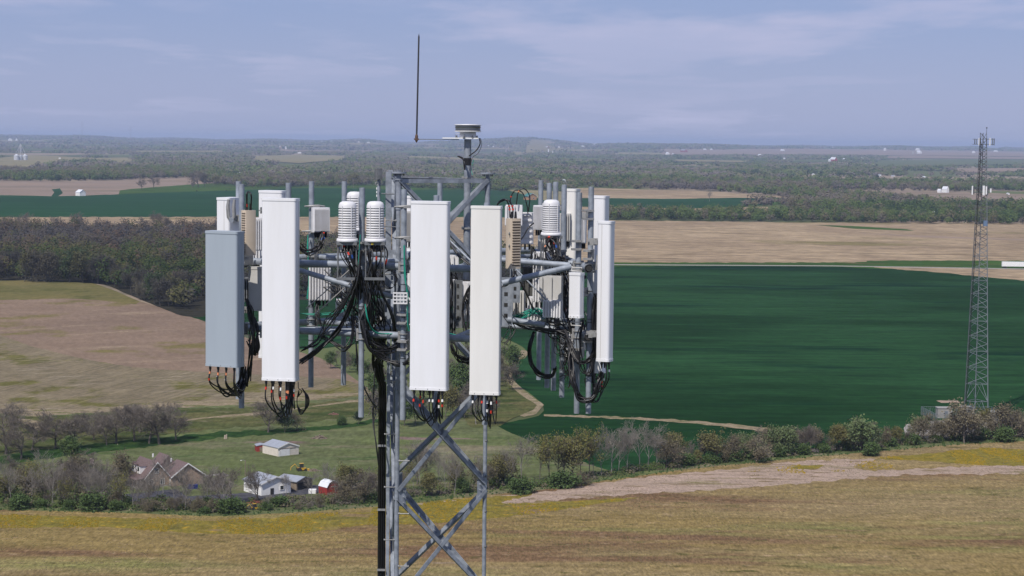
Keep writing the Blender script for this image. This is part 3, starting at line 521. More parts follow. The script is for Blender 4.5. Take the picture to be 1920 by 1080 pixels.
for x in range(20, 240, 24):
    put_tree(pick({'brownbush': 3, 'bare': 2, 'tanbush': .6, 'grey': 1}), x+random.uniform(-8, 8), random.uniform(905, 935), random.uniform(44, 66), 'in the thicket left of the farmhouse')
# clump right of the tower
for x, y, h, k in [(1012, 905, 92, 'yellow'), (1030, 908, 104, 'yellow'), (1046, 903, 88, 'yellow'), (1060, 905, 98, 'yellow'), (1075, 900, 84, 'olive'), (1090, 898, 102, 'yellow'), (1104, 896, 108, 'yellow'), (1112, 895, 88, 'yellow')]:
    put_tree(k, x, y, h, 'in the yellow-green clump right of the lattice tower')
for x, y, h, k in [(978, 905, 100, 'pale'), (932, 918, 62, 'olive'), (945, 915, 78, 'slender'), (1128, 893, 84, 'slender'), (1146, 891, 100, 'pale'), (1160, 888, 90, 'slender'), (1175, 888, 84, 'slender'), (1200, 884, 104, 'pale'), (1214, 880, 92, 'pale'), (1232, 880, 72, 'slender'), (1250, 878, 66, 'brownbush')]:
    put_tree(k, x, y, h, 'along the field edge right of the lattice tower')
put_tree('greenbush', 980, 926, 30, '', 'dark green bush at the field edge below the tall grey tree, right of the tower', 1.5)
put_tree('greenbush', 1062, 915, 30, '', 'wide green bush at the foot of the yellow-green clump', 1.8)
put_tree('brownbush', 1090, 912, 30, '', 'low budding bush right of the wide green bush by the field edge', 1.5)
# hedgerow to the right
for i in range(46):
    x = 1246+i*15.2+random.uniform(-5, 5); e = interp(EDGE, x)-random.choice([8, 12, 18])
    k = pick({'brownbush': 3, 'tanbush': 1.6, 'olive': 2.2, 'bare': 2.2, 'grey': 1.0, 'slender': 1.2, 'palegreen': .8}); put_tree(k, x, e, random.uniform(26, 58), 'in the hedgerow between the green wheat and the yellow weeds', wide=random.uniform(.85, 1.2))
for x in range(1290, 1900, 42):
    put_tree('greenbush', x, interp(EDGE, x)-7, random.uniform(14, 24), 'at the foot of the hedgerow below the green wheat', wide=1.5)
for x, y, h, k, u in [(1348, 868, 64, 'olive', 'tall olive-green tree, largest in the left half of the right-hand hedgerow'), (1418, 868, 50, 'tanbush', 'round tan tree in the right-hand hedgerow, right of the tall olive one'), (1614, 848, 62, 'palegreen', 'pale green round tree in the middle of the right-hand hedgerow'),
     (1632, 856, 26, 'greenbush', 'bright green bush under the pale green round tree'), (1808, 832, 82, 'tanbush', 'broad tan tree in front of the distant tower base'), (1862, 820, 50, 'tanbush', 'tan tree just right of the distant tower base'), (1896, 824, 66, 'brownbush', 'big brown tree at the far right edge of the hedgerow'), (1882, 830, 28, 'greenbush', 'bright green bush near the right edge of the hedgerow')]:
    put_tree(k, x, y, h, '', u, 1.3)
# valley trees seen below the antennas
for i in range(26):
    x = random.uniform(700, 965); y = random.uniform(712, 800); 
    if x > 935 and y < 790: x -= 40
    put_tree(pick({'grey': 3, 'green': 2.2, 'olive': 1.5, 'bare': 2, 'pale': 1}), x, y, random.uniform(48, 74), 'in the creek valley behind the antennas')
for i in range(10):
    put_tree(pick({'grey': 3, 'green': 1, 'bare': 1}), 620+i*12, 690+i*4+random.uniform(-10, 4), random.uniform(30, 44), 'at the right corner of the pink ploughed field')
for i in range(16):
    x = random.uniform(850, 975); put_tree(pick({'grey': 2, 'bare': 3, 'brownbush': 2, 'green': .8}), x, random.uniform(690, 735) if x > 920 else random.uniform(680, 790), random.uniform(34, 56), 'beside the sandy track right of the creamy antenna')
# front rows of the left forest
FEDGE = [(-20, 528), (180, 532), (230, 548), (300, 575), (340, 590), (383, 592), (600, 560), (800, 545), (960, 540), (1050, 520)]
for i in range(84):
    x = -12+i*12.4+random.uniform(-6, 6); y = interp(FEDGE, x)-random.choice([1, 6, 12])
    if x > 330: y = min(y, 556)
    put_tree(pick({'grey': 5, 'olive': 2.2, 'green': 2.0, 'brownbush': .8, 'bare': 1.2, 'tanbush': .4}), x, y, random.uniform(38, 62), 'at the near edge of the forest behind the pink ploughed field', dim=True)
# solitary trees on the far pasture
for x, y, h, k, u in [(266, 356, 24, 'bare', 'left of the two bare trees standing by the far ploughed field'), (288, 353, 26, 'bare', 'right of the two bare trees standing by the far ploughed field'), (360, 354, 18, 'bare', 'small bare tree at the edge of the far green pasture'),
     (372, 351, 34, 'bare', 'bare tree with pale trunk on the crest of the far pasture'), (384, 350, 28, 'grey', 'grey tree right of the pale-trunked one on the far pasture'), (401, 347, 20, 'olive', 'olive tree at the end of the far ploughed field'),
     (663, 352, 30, 'olive', 'yellow-green tree on the pasture slope behind the finned cylinders'), (620, 349, 24, 'grey', 'grey tree on the pasture slope above the small white radio'), (1330, 378, 22, 'pale', 'clump-like bare tree standing alone in the far straw field')]:
    put_tree(k, x, y, h, '', u, 1.2)
# ---- woodland stuff: everything nobody could count
def inside(pts, poly):
    x, y = pts[:, 0], pts[:, 1]; c = np.zeros(len(pts), bool); j = len(poly)-1
    for i in range(len(poly)):
        xi, yi = poly[i]; xj, yj = poly[j]
        m = ((yi > y) != (yj > y)) & (x < (xj-xi)*(y-yi)/(yj-yi+1e-12)+xi); c ^= m; j = i
    return c
def clear_fields(p):
    k = np.ones(len(p), bool)
    for f in FIELDS: k &= ~inside(p, f)
    return p[k]
def patchnoise(p, sc, seed):
    r = np.random.default_rng(seed); s = np.zeros(len(p))
    for k in range(9):
        a = r.random()*6.28; w = sc*(.5+1.6*r.random()); s += np.sin((p[:, 0]*math.cos(a)+p[:, 1]*math.sin(a))*6.28/w+r.random()*6.28)
    return s/3.0
def woods(name, p, nq, h, w, q, m, pale=0.0, shift=0.0, lab=None):
    n = len(p)
    if n == 0: return
    z0 = hgt(p[:, 0], p[:, 1]); hh = h*(.55+.75*rng.random(n)**1.2); ww = w*(.6+.75*rng.random(n))
    t0 = np.clip(.52+.20*patchnoise(p, 450, 5)+.12*patchnoise(p, 110, 6)+rng.normal(size=n)*.17+shift+.04+.10*np.clip(p[:, 0]/p[:, 1]/.22, -.4, 1), 0.02, .98)
    u = rng.normal(size=(n, nq, 3)); u /= np.linalg.norm(u, axis=2)[:, :, None]; rad = rng.random((n, nq, 1))**.38
    c = u*rad; nv = (u*.8+np.array([-.12, -.35, .75])).reshape(-1, 3)
    c[:, :, 0] *= ww[:, None]; c[:, :, 1] *= ww[:, None]; c[:, :, 2] = c[:, :, 2]*hh[:, None]*.42+hh[:, None]*.56
    c[:, :, 0] += p[:, 0:1]; c[:, :, 1] += p[:, 1:2]; c[:, :, 2] += z0[:, None]
    q4, f, tt = leaf_cloud(c.reshape(-1, 3), q, np.clip(np.repeat(t0, nq)+rng.normal(size=n*nq)*.035, 0, 1), nv)
    o = bpy.data.objects.new(name, npmesh(name, q4, f, m, tint=tt)); col.objects.link(o)
    tag(o, lab, 'woodland', kind='stuff'); return o
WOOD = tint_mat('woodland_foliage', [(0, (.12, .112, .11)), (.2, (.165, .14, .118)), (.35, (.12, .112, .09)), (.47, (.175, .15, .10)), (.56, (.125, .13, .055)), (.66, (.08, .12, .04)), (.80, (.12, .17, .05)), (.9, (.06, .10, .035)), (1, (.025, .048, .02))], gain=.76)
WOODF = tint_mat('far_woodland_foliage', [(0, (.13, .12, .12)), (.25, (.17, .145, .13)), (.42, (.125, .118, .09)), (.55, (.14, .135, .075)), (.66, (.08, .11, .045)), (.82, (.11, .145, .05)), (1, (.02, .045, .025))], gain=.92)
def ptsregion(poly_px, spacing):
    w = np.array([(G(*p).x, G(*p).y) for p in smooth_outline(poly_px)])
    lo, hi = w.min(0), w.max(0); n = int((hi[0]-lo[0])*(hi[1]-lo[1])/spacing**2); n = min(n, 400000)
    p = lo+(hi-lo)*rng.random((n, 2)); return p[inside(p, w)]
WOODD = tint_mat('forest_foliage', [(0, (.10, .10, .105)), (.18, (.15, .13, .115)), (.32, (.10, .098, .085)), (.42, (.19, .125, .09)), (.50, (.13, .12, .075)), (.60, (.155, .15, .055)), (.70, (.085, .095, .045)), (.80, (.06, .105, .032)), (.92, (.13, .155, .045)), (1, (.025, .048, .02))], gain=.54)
# left forest
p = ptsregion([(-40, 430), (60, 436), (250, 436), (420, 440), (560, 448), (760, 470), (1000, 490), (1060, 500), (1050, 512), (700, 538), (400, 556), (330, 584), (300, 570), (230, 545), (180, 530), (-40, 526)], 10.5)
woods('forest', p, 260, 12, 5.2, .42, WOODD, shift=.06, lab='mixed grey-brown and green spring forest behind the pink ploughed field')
# belts of trees in the middle distance
def belt(pl, thick, spacing, nq, h, w, q, m, name, lab, shift=0.0):
    poly = pl+[(x, y-thick) for x, y in pl[::-1]]
    woods(name, ptsregion(poly, spacing), nq, h, w, q, m, shift=shift, lab=lab)
belt([(1140, 413), (1500, 417), (1740, 420), (1960, 422)], 8, 8.0, 150, 12, 4.6, .55, WOOD, 'tree_belt', 'long belt of bare and green trees above the brown ploughed field at the right')
belt([(1480, 394), (1700, 402), (1960, 404)], 7, 10, 130, 13, 5.5, .65, WOOD, 'tree_belt', 'second belt of trees just above the long belt at the right', shift=.12)
belt([(1440, 366), (1520, 374), (1620, 385), (1740, 388)], 9, 12, 110, 12, 5.5, .75, WOOD, 'tree_belt', 'grey belt of trees along the near side of the upper right ploughed field', shift=-.1)
belt([(-20, 339), (100, 341), (230, 337), (420, 332)], 16, 12, 110, 14, 6, .8, WOOD, 'tree_belt', 'belt of trees above the far ploughed field at the left', shift=.0)
belt([(380, 345), (480, 352), (560, 351), (700, 348), (820, 356), (950, 359)], 14, 12, 110, 14, 6, .8, WOOD, 'tree_belt', 'belt of trees above the far green wheat behind the antenna cluster', shift=.12)
for x, y, h in [(8, 428, 20), (36, 428, 26), (52, 430, 34), (100, 430, 26), (143, 432, 36), (150, 434, 26), (203, 432, 22), (270, 434, 30), (292, 433, 40), (305, 434, 34), (316, 434, 26), (372, 436, 20)]:
    put_tree(random.choice(['bare', 'grey', 'bare']), x, y, h, 'rising above the left forest against the straw strip')
# the broad woods from two kilometres to the horizon
def scatter(d0, d1, sp, nq, h, w, q, m, lab, keep=0.0, name='woodland'):
    a = .30; n = int((d1*d1-d0*d0)*a*2/2/sp**2)
    d = np.sqrt(d0*d0+(d1*d1-d0*d0)*rng.random(n)); x = (rng.random(n)*2-1)*a*d; p = clear_fields(np.stack([x, d], 1))
    k = patchnoise(p, max(900, (d0+d1)*.10), int(d0)); p = p[k > keep]
    woods(name, p, nq, h, w, q, m, lab=lab); return len(p)
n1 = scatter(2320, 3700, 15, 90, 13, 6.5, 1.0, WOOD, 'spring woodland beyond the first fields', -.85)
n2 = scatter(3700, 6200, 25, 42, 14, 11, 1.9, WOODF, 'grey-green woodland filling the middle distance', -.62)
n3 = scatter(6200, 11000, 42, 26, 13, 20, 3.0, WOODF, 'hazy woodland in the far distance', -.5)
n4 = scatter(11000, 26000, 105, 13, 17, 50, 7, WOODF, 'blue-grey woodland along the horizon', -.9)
print('trees', NT[0], 'woods', n1, n2, n3, n4)
# scrub at the foot of the hedgerows
def scrub(pl, thick, sp, nq, h, w, q, lab, shift):
    poly = pl+[(x, y-thick) for x, y in pl[::-1]]; woods('undergrowth', ptsregion(poly, sp), nq, h, w, q, WOOD, shift=shift, lab=lab)
scrub([(x, y-5) for x, y in EDGE if x < 1010], 20, 1.9, 60, 1.5, 1.1, .13, 'tangled brown and green scrub under the farm hedgerow', .05)
scrub([(x, y-5) for x, y in EDGE if x > 990], 9, 1.9, 60, 1.7, 1.2, .13, 'tangled scrub under the right-hand hedgerow', .0)
scrub([(-20, 944), (230, 946)], 40, 3.2, 90, 3.0, 1.5, .15, 'brown thicket left of the farmhouse', -.12)
# ---- low plants on the foreground field and verges
def tufts(name, poly, n, h, m, lab, cat, thr=-9, sc=20, wid=.5, seed=1):
    w = np.array([(G(*p).x, G(*p).y) for p in smooth_outline(poly)]); lo, hi = w.min(0), w.max(0)
    p = lo+(hi-lo)*rng.random((n, 2)); p = p[inside(p, w)]; p = p[patchnoise(p*[1, .45], sc, seed) > thr]; n = len(p)
    a = rng.random(n)*3.14; hh = h*(.5+rng.random(n)); ww = hh*wid
    dx = np.cos(a)*ww; dy = np.sin(a)*ww; v = np.zeros((n, 2, 4, 3))
    for k, (ax, ay) in enumerate(((dx, dy), (-dy, dx))):
        v[:, k, 0] = np.stack([p[:, 0]-ax*.5, p[:, 1]-ay*.5, np.full(n, .1)], 1); v[:, k, 1] = np.stack([p[:, 0]+ax*.5, p[:, 1]+ay*.5, np.full(n, .1)], 1)
        v[:, k, 2] = np.stack([p[:, 0]+ax*.8, p[:, 1]+ay*.6, .1+hh*.8], 1); v[:, k, 3] = np.stack([p[:, 0]-ax*.6, p[:, 1]-ay*.8, .1+hh], 1)
    o = bpy.data.objects.new(name, npmesh(name, v.reshape(-1, 3), np.arange(8*n).reshape(-1, 4), m)); col.objects.link(o); tag(o, lab, cat, kind='stuff')
FG = EDGE+[(2000, 1100), (-60, 1100)]
YF_ = mat('yellow_petals', (.42, .27, .015), .8, col2=(.22, .20, .03), scale=.8); WEED = mat('weed_green', (.07, .11, .025), .9, col2=(.13, .13, .04), scale=.3); DEAD = mat('dead_stalks', (.15, .11, .07), .95, col2=(.23, .18, .12), scale=.3)
DWEED = mat('dark_weed', (.08, .10, .035), .9)
for poly, n, s in [([(-20, 966), (150, 968), (400, 976), (640, 962), (700, 961), (705, 984), (560, 1003), (380, 1004), (200, 992), (-20, 992)], 9000, 3), ([(700, 953), (800, 943), (920, 932), (1000, 926), (940, 946), (1000, 947), (1200, 936), (1100, 952), (940, 974), (760, 987), (700, 988)], 9000, 3),
      ([(1640, 860), (1760, 849), (1840, 841), (1960, 846), (1960, 873), (1850, 875), (1740, 867)], 9000, 3), ([(1400, 886), (1500, 873), (1640, 866), (1700, 880), (1500, 890)], 1600, 3)]:
    tufts('wildflowers', poly, n, .22, YF_, 'yellow wildflowers along the edge of the fallow field', 'wildflowers', .05, 14, .9, s)
tufts('weeds', FG, 80000, .11, WEED, 'low green weeds scattered over the fallow field', 'weeds', .1, 26, 1.0, 8)
tufts('dry_stalks', FG, 60000, .12, DEAD, 'dry stalks scattered over the fallow field', 'stalks', -.3, 31, 1.0, 9)
tufts('dark_weeds', FG, 16000, .11, DWEED, 'dark green weed patches on the fallow field', 'weeds', .95, 14, 1.1, 12)
tufts('tall_grass', [(x, y-14) for x, y in EDGE]+[(x, y+2) for x, y in EDGE[::-1]], 26000, .35, mat('verge_grass', (.04, .085, .02), .9, col2=(.07, .11, .03), scale=.3), 'rank green grass along the hedgerow foot', 'grass', -9, 20, .7, 2)
# ---------------------------------------------------------------- buildings
def gable(name, label, px, py, W, Ln, hw, hr, phi, wall, roof, cat='barn', doors=(), over=.3, base=None, z=0):
    """corner nearest the camera at pixel (px,py); gable end W wide runs to the right, long side Ln runs to the left and back"""
    g = G(px, py) if base is None else base
    r = empty(name, (g.x, g.y, g.z+z), R(phi), label, cat)
    w = MB(); w.add([(0, 0, -.3), (W, 0, -.3), (W, 0, hw), (W/2, 0, hw+hr), (0, 0, hw), (0, Ln, -.3), (W, Ln, -.3), (W, Ln, hw), (W/2, Ln, hw+hr), (0, Ln, hw)],
      [(0, 1, 2, 3, 4), (9, 8, 7, 6, 5), (0, 4, 9, 5), (1, 6, 7, 2), (2, 7, 8, 3), (3, 8, 9, 4)]); w.build('wall', wall, r)
    t = .14; sl = hr/(W/2); o = over; rf = MB()
    for s in (0, 1):
        a = [(-o, hw-o*sl+.02), (W/2, hw+hr+.02), (W/2, hw+hr+t+.02), (-o, hw-o*sl+t+.02)]
        if s: a = [(W-x, z) for x, z in a][::-1]
        rf.prism(a, -o, Ln+o)
    fixn(rf.build('roof', roof, r))
    tr = MB()
    for s in (0, 1):
        a = [(-o, hw-o*sl-.12), (W/2, hw+hr-.12), (W/2, hw+hr+t+.03), (-o, hw-o*sl+t+.03)]
        if s: a = [(W-x, z) for x, z in a][::-1]
        tr.prism(a, -o-.06, -o-.003)
    if cat in ('house', 'barn', 'garage'): fixn(tr.build('roof_trim', TRIM, r))
    for d in doors:
        kind, face, x, z, dw, dh, m = d
        if face == 'g': b = MB().box((x, -.03, z+dh/2), (dw, .08, dh))
        else: b = MB().box((-.03, x, z+dh/2), (.08, dw, dh))
        ob = b.build(kind, m, r)
        if kind == 'window':
            f = MB()
            if face == 'g':
                f.box((x, -.05, z-.05), (dw+.2, .1, .1)); f.box((x, -.05, z+dh+.05), (dw+.2, .1, .1)); f.box((x-dw/2-.05, -.05, z+dh/2), (.1, .1, dh)); f.box((x+dw/2+.05, -.05, z+dh/2), (.1, .1, dh))
            else:
                f.box((-.05, x, z-.05), (.1, dw+.2, .1)); f.box((-.05, x, z+dh+.05), (.1, dw+.2, .1)); f.box((-.05, x-dw/2-.05, z+dh/2), (.1, .1, dh)); f.box((-.05, x+dw/2+.05, z+dh/2), (.1, .1, dh))
            f.build('frame', TRIM, ob)
    return r
# farmhouse: two-gabled brick house with dormers, porch and garage wing
h = gable('farmhouse', 'tan brick farmhouse with mauve shingle roof, two white dormers and a porch', 272, 916, 6.4, 10.5, 2.7, 3.6, 33, BRICK, SHING, 'house',
    [('window', 's', 2, .8, 1.1, 1.3, DARKW), ('door', 's', 4.6, 0, 1, 2.1, TRIM), ('window', 's', 7.4, .8, 1.1, 1.3, DARKW)], .45)
w2 = MB(); W, Ln, hw, hr = 8.6, 6.5, 2.6, 3.0; ox, oy = 6.6, -1.2
w2.add([(ox, oy, -.3), (ox+W, oy, -.3), (ox+W, oy, hw), (ox+W/2, oy, hw+hr), (ox, oy, hw), (ox, oy+Ln, -.3), (ox+W, oy+Ln, -.3), (ox+W, oy+Ln, hw), (ox+W/2, oy+Ln, hw+hr), (ox, oy+Ln, hw)],
  [(0, 1, 2, 3, 4), (9, 8, 7, 6, 5), (0, 4, 9, 5), (1, 6, 7, 2), (2, 7, 8, 3), (3, 8, 9, 4)]); g2 = w2.build('garage_wing', BRICK, h)
rf = MB(); tr = MB()
for s in (0, 1):
    a = [(ox-.4, hw-.28), (ox+W/2, hw+hr), (ox+W/2, hw+hr+.16), (ox-.4, hw-.1)]
    if s: a = [(2*ox+W-x, z) for x, z in a][::-1]
    rf.prism(a, oy-.4, oy+Ln+.3)
    a = [(ox-.4, hw-.42), (ox+W/2, hw+hr-.14), (ox+W/2, hw+hr+.19), (ox-.4, hw-.08)]
    if s: a = [(2*ox+W-x, z) for x, z in a][::-1]
    tr.prism(a, oy-.5, oy-.403)
fixn(rf.build('roof', SHING, h)); fixn(tr.build('roof_trim', TRIM, h))
MB().box((ox-.04, oy+3.2, 1.2), (.1, 5.2, 2.3)).build('garage_door', TRIM, h); MB().box((ox+2.2, oy-.04, 1.6), (1.1, .1, 1.2)).build('window', DARKW, h)
cr = MB(); cr.prism([(5.2, 3.2), (12.2, 3.2), (8.7, 6.9)], 5.6, 11.5); fixn(cr.build('upper_roof', SHING, h)); MB().box((8.7, 8.5, 1.4), (6.6, 5.6, 3.4)).build('rear_wing', BRICK, h)
for yy in (4.2, 7.6):
    d = MB(); d.prism([(-.6, 3.3), (2.4, 3.3), (2.4, 5.3), (.9, 6.0), (-.6, 5.3)], yy-.95, yy+.95)
    d2 = MB(); d2.v = []; dm = MB(); dm.box((1.0, yy, 4.15), (2.0, 1.9, 2.0)); do = dm.build('dormer', TRIM, h)
    p = MB(); p.add([(-.15, yy-1.15, 5.1), (-.15, yy+1.15, 5.1), (-.15, yy, 5.75), (2.9, yy-1.15, 5.1), (2.9, yy+1.15, 5.1), (2.9, yy, 5.75)], [(0, 1, 2), (3, 5, 4), (0, 3, 4, 1), (1, 4, 5, 2), (2, 5, 3, 0)]); fixn(p.build('dormer_roof', SHING, do))
    MB().box((-.03, yy, 4.3), (.06, .9, 1.0)).build('window', DARKW, do)
for wx, wz, ww, wh in ((1.6, .8, 1.0, 1.2), (4.6, .8, 1.0, 1.2), (3.1, 3.6, .9, 1.1)):
    wo = MB().box((wx, -.04, wz+wh/2), (ww, .08, wh)).build('window', DARKW, h); fr_ = MB()
    for dx, dz, sx_, sz_ in ((0, -wh/2-.05, ww+.2, .1), (0, wh/2+.05, ww+.2, .1), (-ww/2-.05, 0, .1, wh), (ww/2+.05, 0, .1, wh), (0, 0, .05, wh)): fr_.box((wx+dx, -.09, wz+wh/2+dz), (sx_, .04, sz_))
    fr_.build('frame', TRIM, wo)
fo_ = MB(); fo_.box((3.2, -.03, .15), (6.6, .12, .5)); fo_.build('foundation', CONC, h)
pr = MB(); pr.add([(-2.4, -.4, 2.35), (.2, -.4, 2.75), (.2, 10.9, 2.75), (-2.4, 10.9, 2.35), (-2.4, -.4, 2.2), (.2, -.4, 2.6), (.2, 10.9, 2.6), (-2.4, 10.9, 2.2)], [(0, 1, 2, 3), (7, 6, 5, 4), (0, 4, 5, 1), (1, 5, 6, 2), (2, 6, 7, 3), (3, 7, 4, 0)]); fixn(pr.build('porch_roof', SHING, h))
for k in range(5): MB().box((-2.15, .1+k*2.6, 1.15), (.16, .16, 2.3)).build('porch_post', WOODM, h)
MB().box((-1.2, 5.2, .12), (2.5, 10.6, .24)).build('porch_floor', CONC, h)
for x, y in ((6.4, 10.2), (8.7, 4.0)): MB().box((x, y, 6.4 if x < 7 else 5.9), (.35, .35, .9)).build('chimney', TRIM, h)
h.scale = (.86, .86, .86)
for k in range(3):
    g = G(355+k*6.0, 918-k*.3); r = empty('recycling_bin', (g.x, g.y, 0), R(25+k*6), 'blue wheeled bin at the farmhouse gable, %s of three' % ('left', 'middle', 'right')[k], 'bin', 'blue bins by the house')
    b = MB(); b.add([(-.28, -.3, .08), (.28, -.3, .08), (.28, .3, .08), (-.28, .3, .08), (-.34, -.38, 1.0), (.34, -.38, 1.0), (.34, .36, 1.0), (-.34, .36, 1.0)], [(3, 2, 1, 0), (4, 5, 6, 7), (0, 1, 5, 4), (1, 2, 6, 5), (2, 3, 7, 6), (3, 0, 4, 7)]); b.build('body', BLUEP, r)
    MB().box((0, 0, 1.05), (.72, .8, .07)).build('lid', BLUEP, r)
    w = MB(); w.tube([(-.34, .3, .1), (.34, .3, .1)], .1, 8); w.build('wheel', SHAD, r)
# barns
gable('cream_barn', 'cream metal barn with grey roof standing in the meadow', 521, 857, 5.9, 6.6, 2.1, 1.0, 40, CREAM, GREYR, 'barn', [('sliding_door', 'g', 2.0, 0, 2.6, 1.7, BW), ('door', 'g', .5, 0, .6, 1.4, TRIM), ('door_track', 'g', 2.8, 1.8, 4.4, .12, WOODM)], .12)
gable('red_shed', 'low red shed with grey roof against the left end of the cream barn', 481, 848, 2.6, 2.7, 1.45, .25, 16, REDM, GREYR, 'shed', [('door', 'g', 1.2, 0, .9, 1.2, WOODM)], .1)
gable('white_garage', 'white double garage with grey roof and two overhead doors', 490, 931, 7.2, 7.2, 2.6, 1.25, 38, BW, GREYR, 'garage',
  [('garage_door', 's', 2.1, 0, 2.5, 2.1, TRIM), ('garage_door', 's', 5.1, 0, 2.5, 2.1, TRIM), ('door', 'g', 2.6, 0, .8, 1.5, SHAD), ('window', 'g', 5, 1.0, .8, .8, DARKW)], .3)
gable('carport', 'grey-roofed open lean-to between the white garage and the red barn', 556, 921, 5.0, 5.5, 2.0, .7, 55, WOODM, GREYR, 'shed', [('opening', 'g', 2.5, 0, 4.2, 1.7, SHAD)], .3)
# gambrel red barn
g = G(613, 930); r = empty('red_barn', (g.x, g.y, 0), R(38), 'small red gambrel barn with a white roof right of the garage', 'barn')
prof = [(0, 0), (3.1, 0), (3.15, 1.7), (2.55, 2.65), (1.55, 3.1), (.55, 2.65), (-.05, 1.7)]
fixn(MB().prism(prof, 0, 3.2).build('wall', REDM, r))
rp = prof[2:]; rr_ = MB()
for a, b in zip(rp, rp[1:]):
    n = Vector((b[1]-a[1], 0, -(b[0]-a[0]))).normalized()*.08; n = n if n.z > 0 else -n
    rr_.prism([(a[0], a[1]), (b[0], b[1]), (b[0]+n.x, b[1]+n.z), (a[0]+n.x, a[1]+n.z)], -.15, 3.3)
fixn(rr_.build('roof', WROOF, r)); d = MB().box((1.55, -.04, .9), (1.1, .06, 1.8)).build('door', REDM, r); MB().box((1.55, -.08, 1.85), (1.3, .05, .08)).build('door_trim', TRIM, d)
g = G(586, 926); MB().box((0, 0, .5), (1.6, 1.2, 1.0), ch=.1).build('white_tank', BW, None, (g.x, g.y, 0)); tag(bpy.data.objects['white_tank'], 'small white tank beside the red gambrel barn', 'tank')
# yard light
g = G(460, 893); r = empty('yard_light', (g.x, g.y, 0), 0, 'wooden pole with yard light behind the white garage', 'light pole')
m = MB(); m.tube([(0, 0, 0), (0, 0, 3.6)], [.11, .08], 8); m.build('pole', WOODM, r); m = MB(); m.tube([(0, 0, 3.5), (-.45, 0, 3.65), (-.8, 0, 3.6)], .03, 6); m.build('arm', GREYR, r); MB().box((-.95, 0, 3.55), (.35, .16, .1)).build('lamp_head', TRIM, r)
# backhoe, piles, stump, pink sign, tractor
def backhoe(px, py, rz, label, s=1.0):
    g = G(px, py); r = empty('backhoe', (g.x, g.y, 0), R(rz), label, 'backhoe'); r.scale = (s, s, s)
    MB().box((0, 0, .8), (2.3, .9, .7), ch=.12).build('body', YELP, r); c = MB().box((-.1, 0, 1.7), (1.0, .9, 1.1)).build('cab', DARKW, r); MB().box((-.1, 0, 2.3), (1.2, 1.05, .1)).build('cab_roof', YELP, c)
    for x, rr in ((-.8, .62), (.95, .42)):
        for y in (-.6, .6): w = MB(); w.tube([(x, y-.16, rr), (x, y+.16, rr)], rr, 14); w.build('wheel', SHAD, r)
    a = MB(); a.tube([(-1.2, 0, 1.0), (-2.0, 0, 2.2), (-3.1, 0, 1.4), (-3.3, 0, .5)], [.13, .13, .1, .08], 6); a.build('boom', YELP, r); MB().box((1.9, 0, .45), (.5, 1.3, .5)).build('bucket', YELP, r)
backhoe(566, 884, 20, 'yellow backhoe parked in the meadow behind the white garage', .8); backhoe(478, 957, 30, 'yellow loader half hidden by the hedgerow below the white garage', .6)
def pile(name, px, py, w, h, m, label, n=60, sd=1):
    rd = random.Random(sd); g = G(px, py); b = MB()
    for i in range(n):
        a = rd.uniform(0, 6.28); q = rd.random()**.6; x = math.cos(a)*q*w/2; y = math.sin(a)*q*w/3; z = h*(1-q)*rd.random()+.08
        M = Matrix.Rotation(rd.uniform(0, 6), 4, 'Z') @ Matrix.Rotation(rd.uniform(-.5, .5), 4, 'X'); b.box((x, y, z), (rd.uniform(.3, w*.3), rd.uniform(.1, .3), rd.uniform(.1, .28)), M=M)
    o = b.build(name, m, None, (g.x, g.y, 0)); tag(o, label, 'wood pile'); return o
pile('brush_pile', 598, 823, 4.2, 1.1, WOODM, 'heap of cut timber lying in the meadow right of the cream barn', 90); pile('brush_pile', 625, 778, 3.2, .5, mat('rust', (.20, .10, .08), .9), 'low rusty heap on the grass behind the finned cylinders', 50, 4); pile('brush_pile', 588, 884, 3, .6, WOODM, 'grey lumber heap beside the yellow backhoe', 60, 5)
g = G(422, 824); m = MB(); m.tube([(0, 0, 0), (.05, 0, 1.1)], [.32, .25], 8); m.tube([(.35, 0, 0), (.4, 0, 1.3)], [.2, .14], 8); o = m.build('tree_stump', mat('bleached_wood', (.45, .38, .3), .9, var=.4), None, (g.x, g.y, 0)); tag(o, 'bleached double stump standing in the meadow above the farmhouse path', 'stump')
g = G(172, 874); r = empty('deer_feeder', (g.x, g.y, 0), 0, 'small pale pink box on a post left of the farmhouse', 'feeder'); MB().box((0, 0, 1.2), (.9, .5, 1.2), ch=.05).build('box', mat('faded_pink', (.5, .38, .38), .7, var=.4, scale=3), r); m = MB(); m.tube([(0, 0, 0), (0, 0, .6)], .06, 6); m.build('post', WOODM, r)
pile('junk_heap', 480, 944, 3.6, .8, mat('rusty_red', (.25, .09, .06), .8), 'rusty scrap heap on the drive in front of the white garage', 60, 9)
# far barn on the wheat edge
gable('white_barn', 'white gabled barn standing alone at the edge of the far green wheat', 149.5, 367.5, 8.6, 10.5, 4.6, 3.2, 42, BW, WROOF, 'barn', (), .3)
gable('log_house', 'brown log house with green roof just above the right-hand antennas', 990, 375, 12, 13, 5.0, 3.5, 25, mat('orange_log', (.45, .25, .13), .7, var=.2), GREENR, 'house', [('window', 'g', 3, 1.5, 1.5, 1.5, DARKW), ('window', 'g', 8, 1.5, 1.5, 1.5, DARKW)], .8)
# the many small white farm buildings: (px, py of near corner, width px, height px, phi, wall, roof, label)
for (x, y, wpx, hpx, rpx, phi, wm_, rm, lab) in FB:
    g = G(x, y); k = g.y/F
    rr_ = gable('farm_building', lab, x, y, wpx*k*.45/math.cos(R(phi)), wpx*k*.6/max(math.sin(R(phi)), .45), hpx*k*.9, rpx*k, phi, wm_, rm, 'building', (), .25, z=(.8 if g.y < 7000 else 3.5))
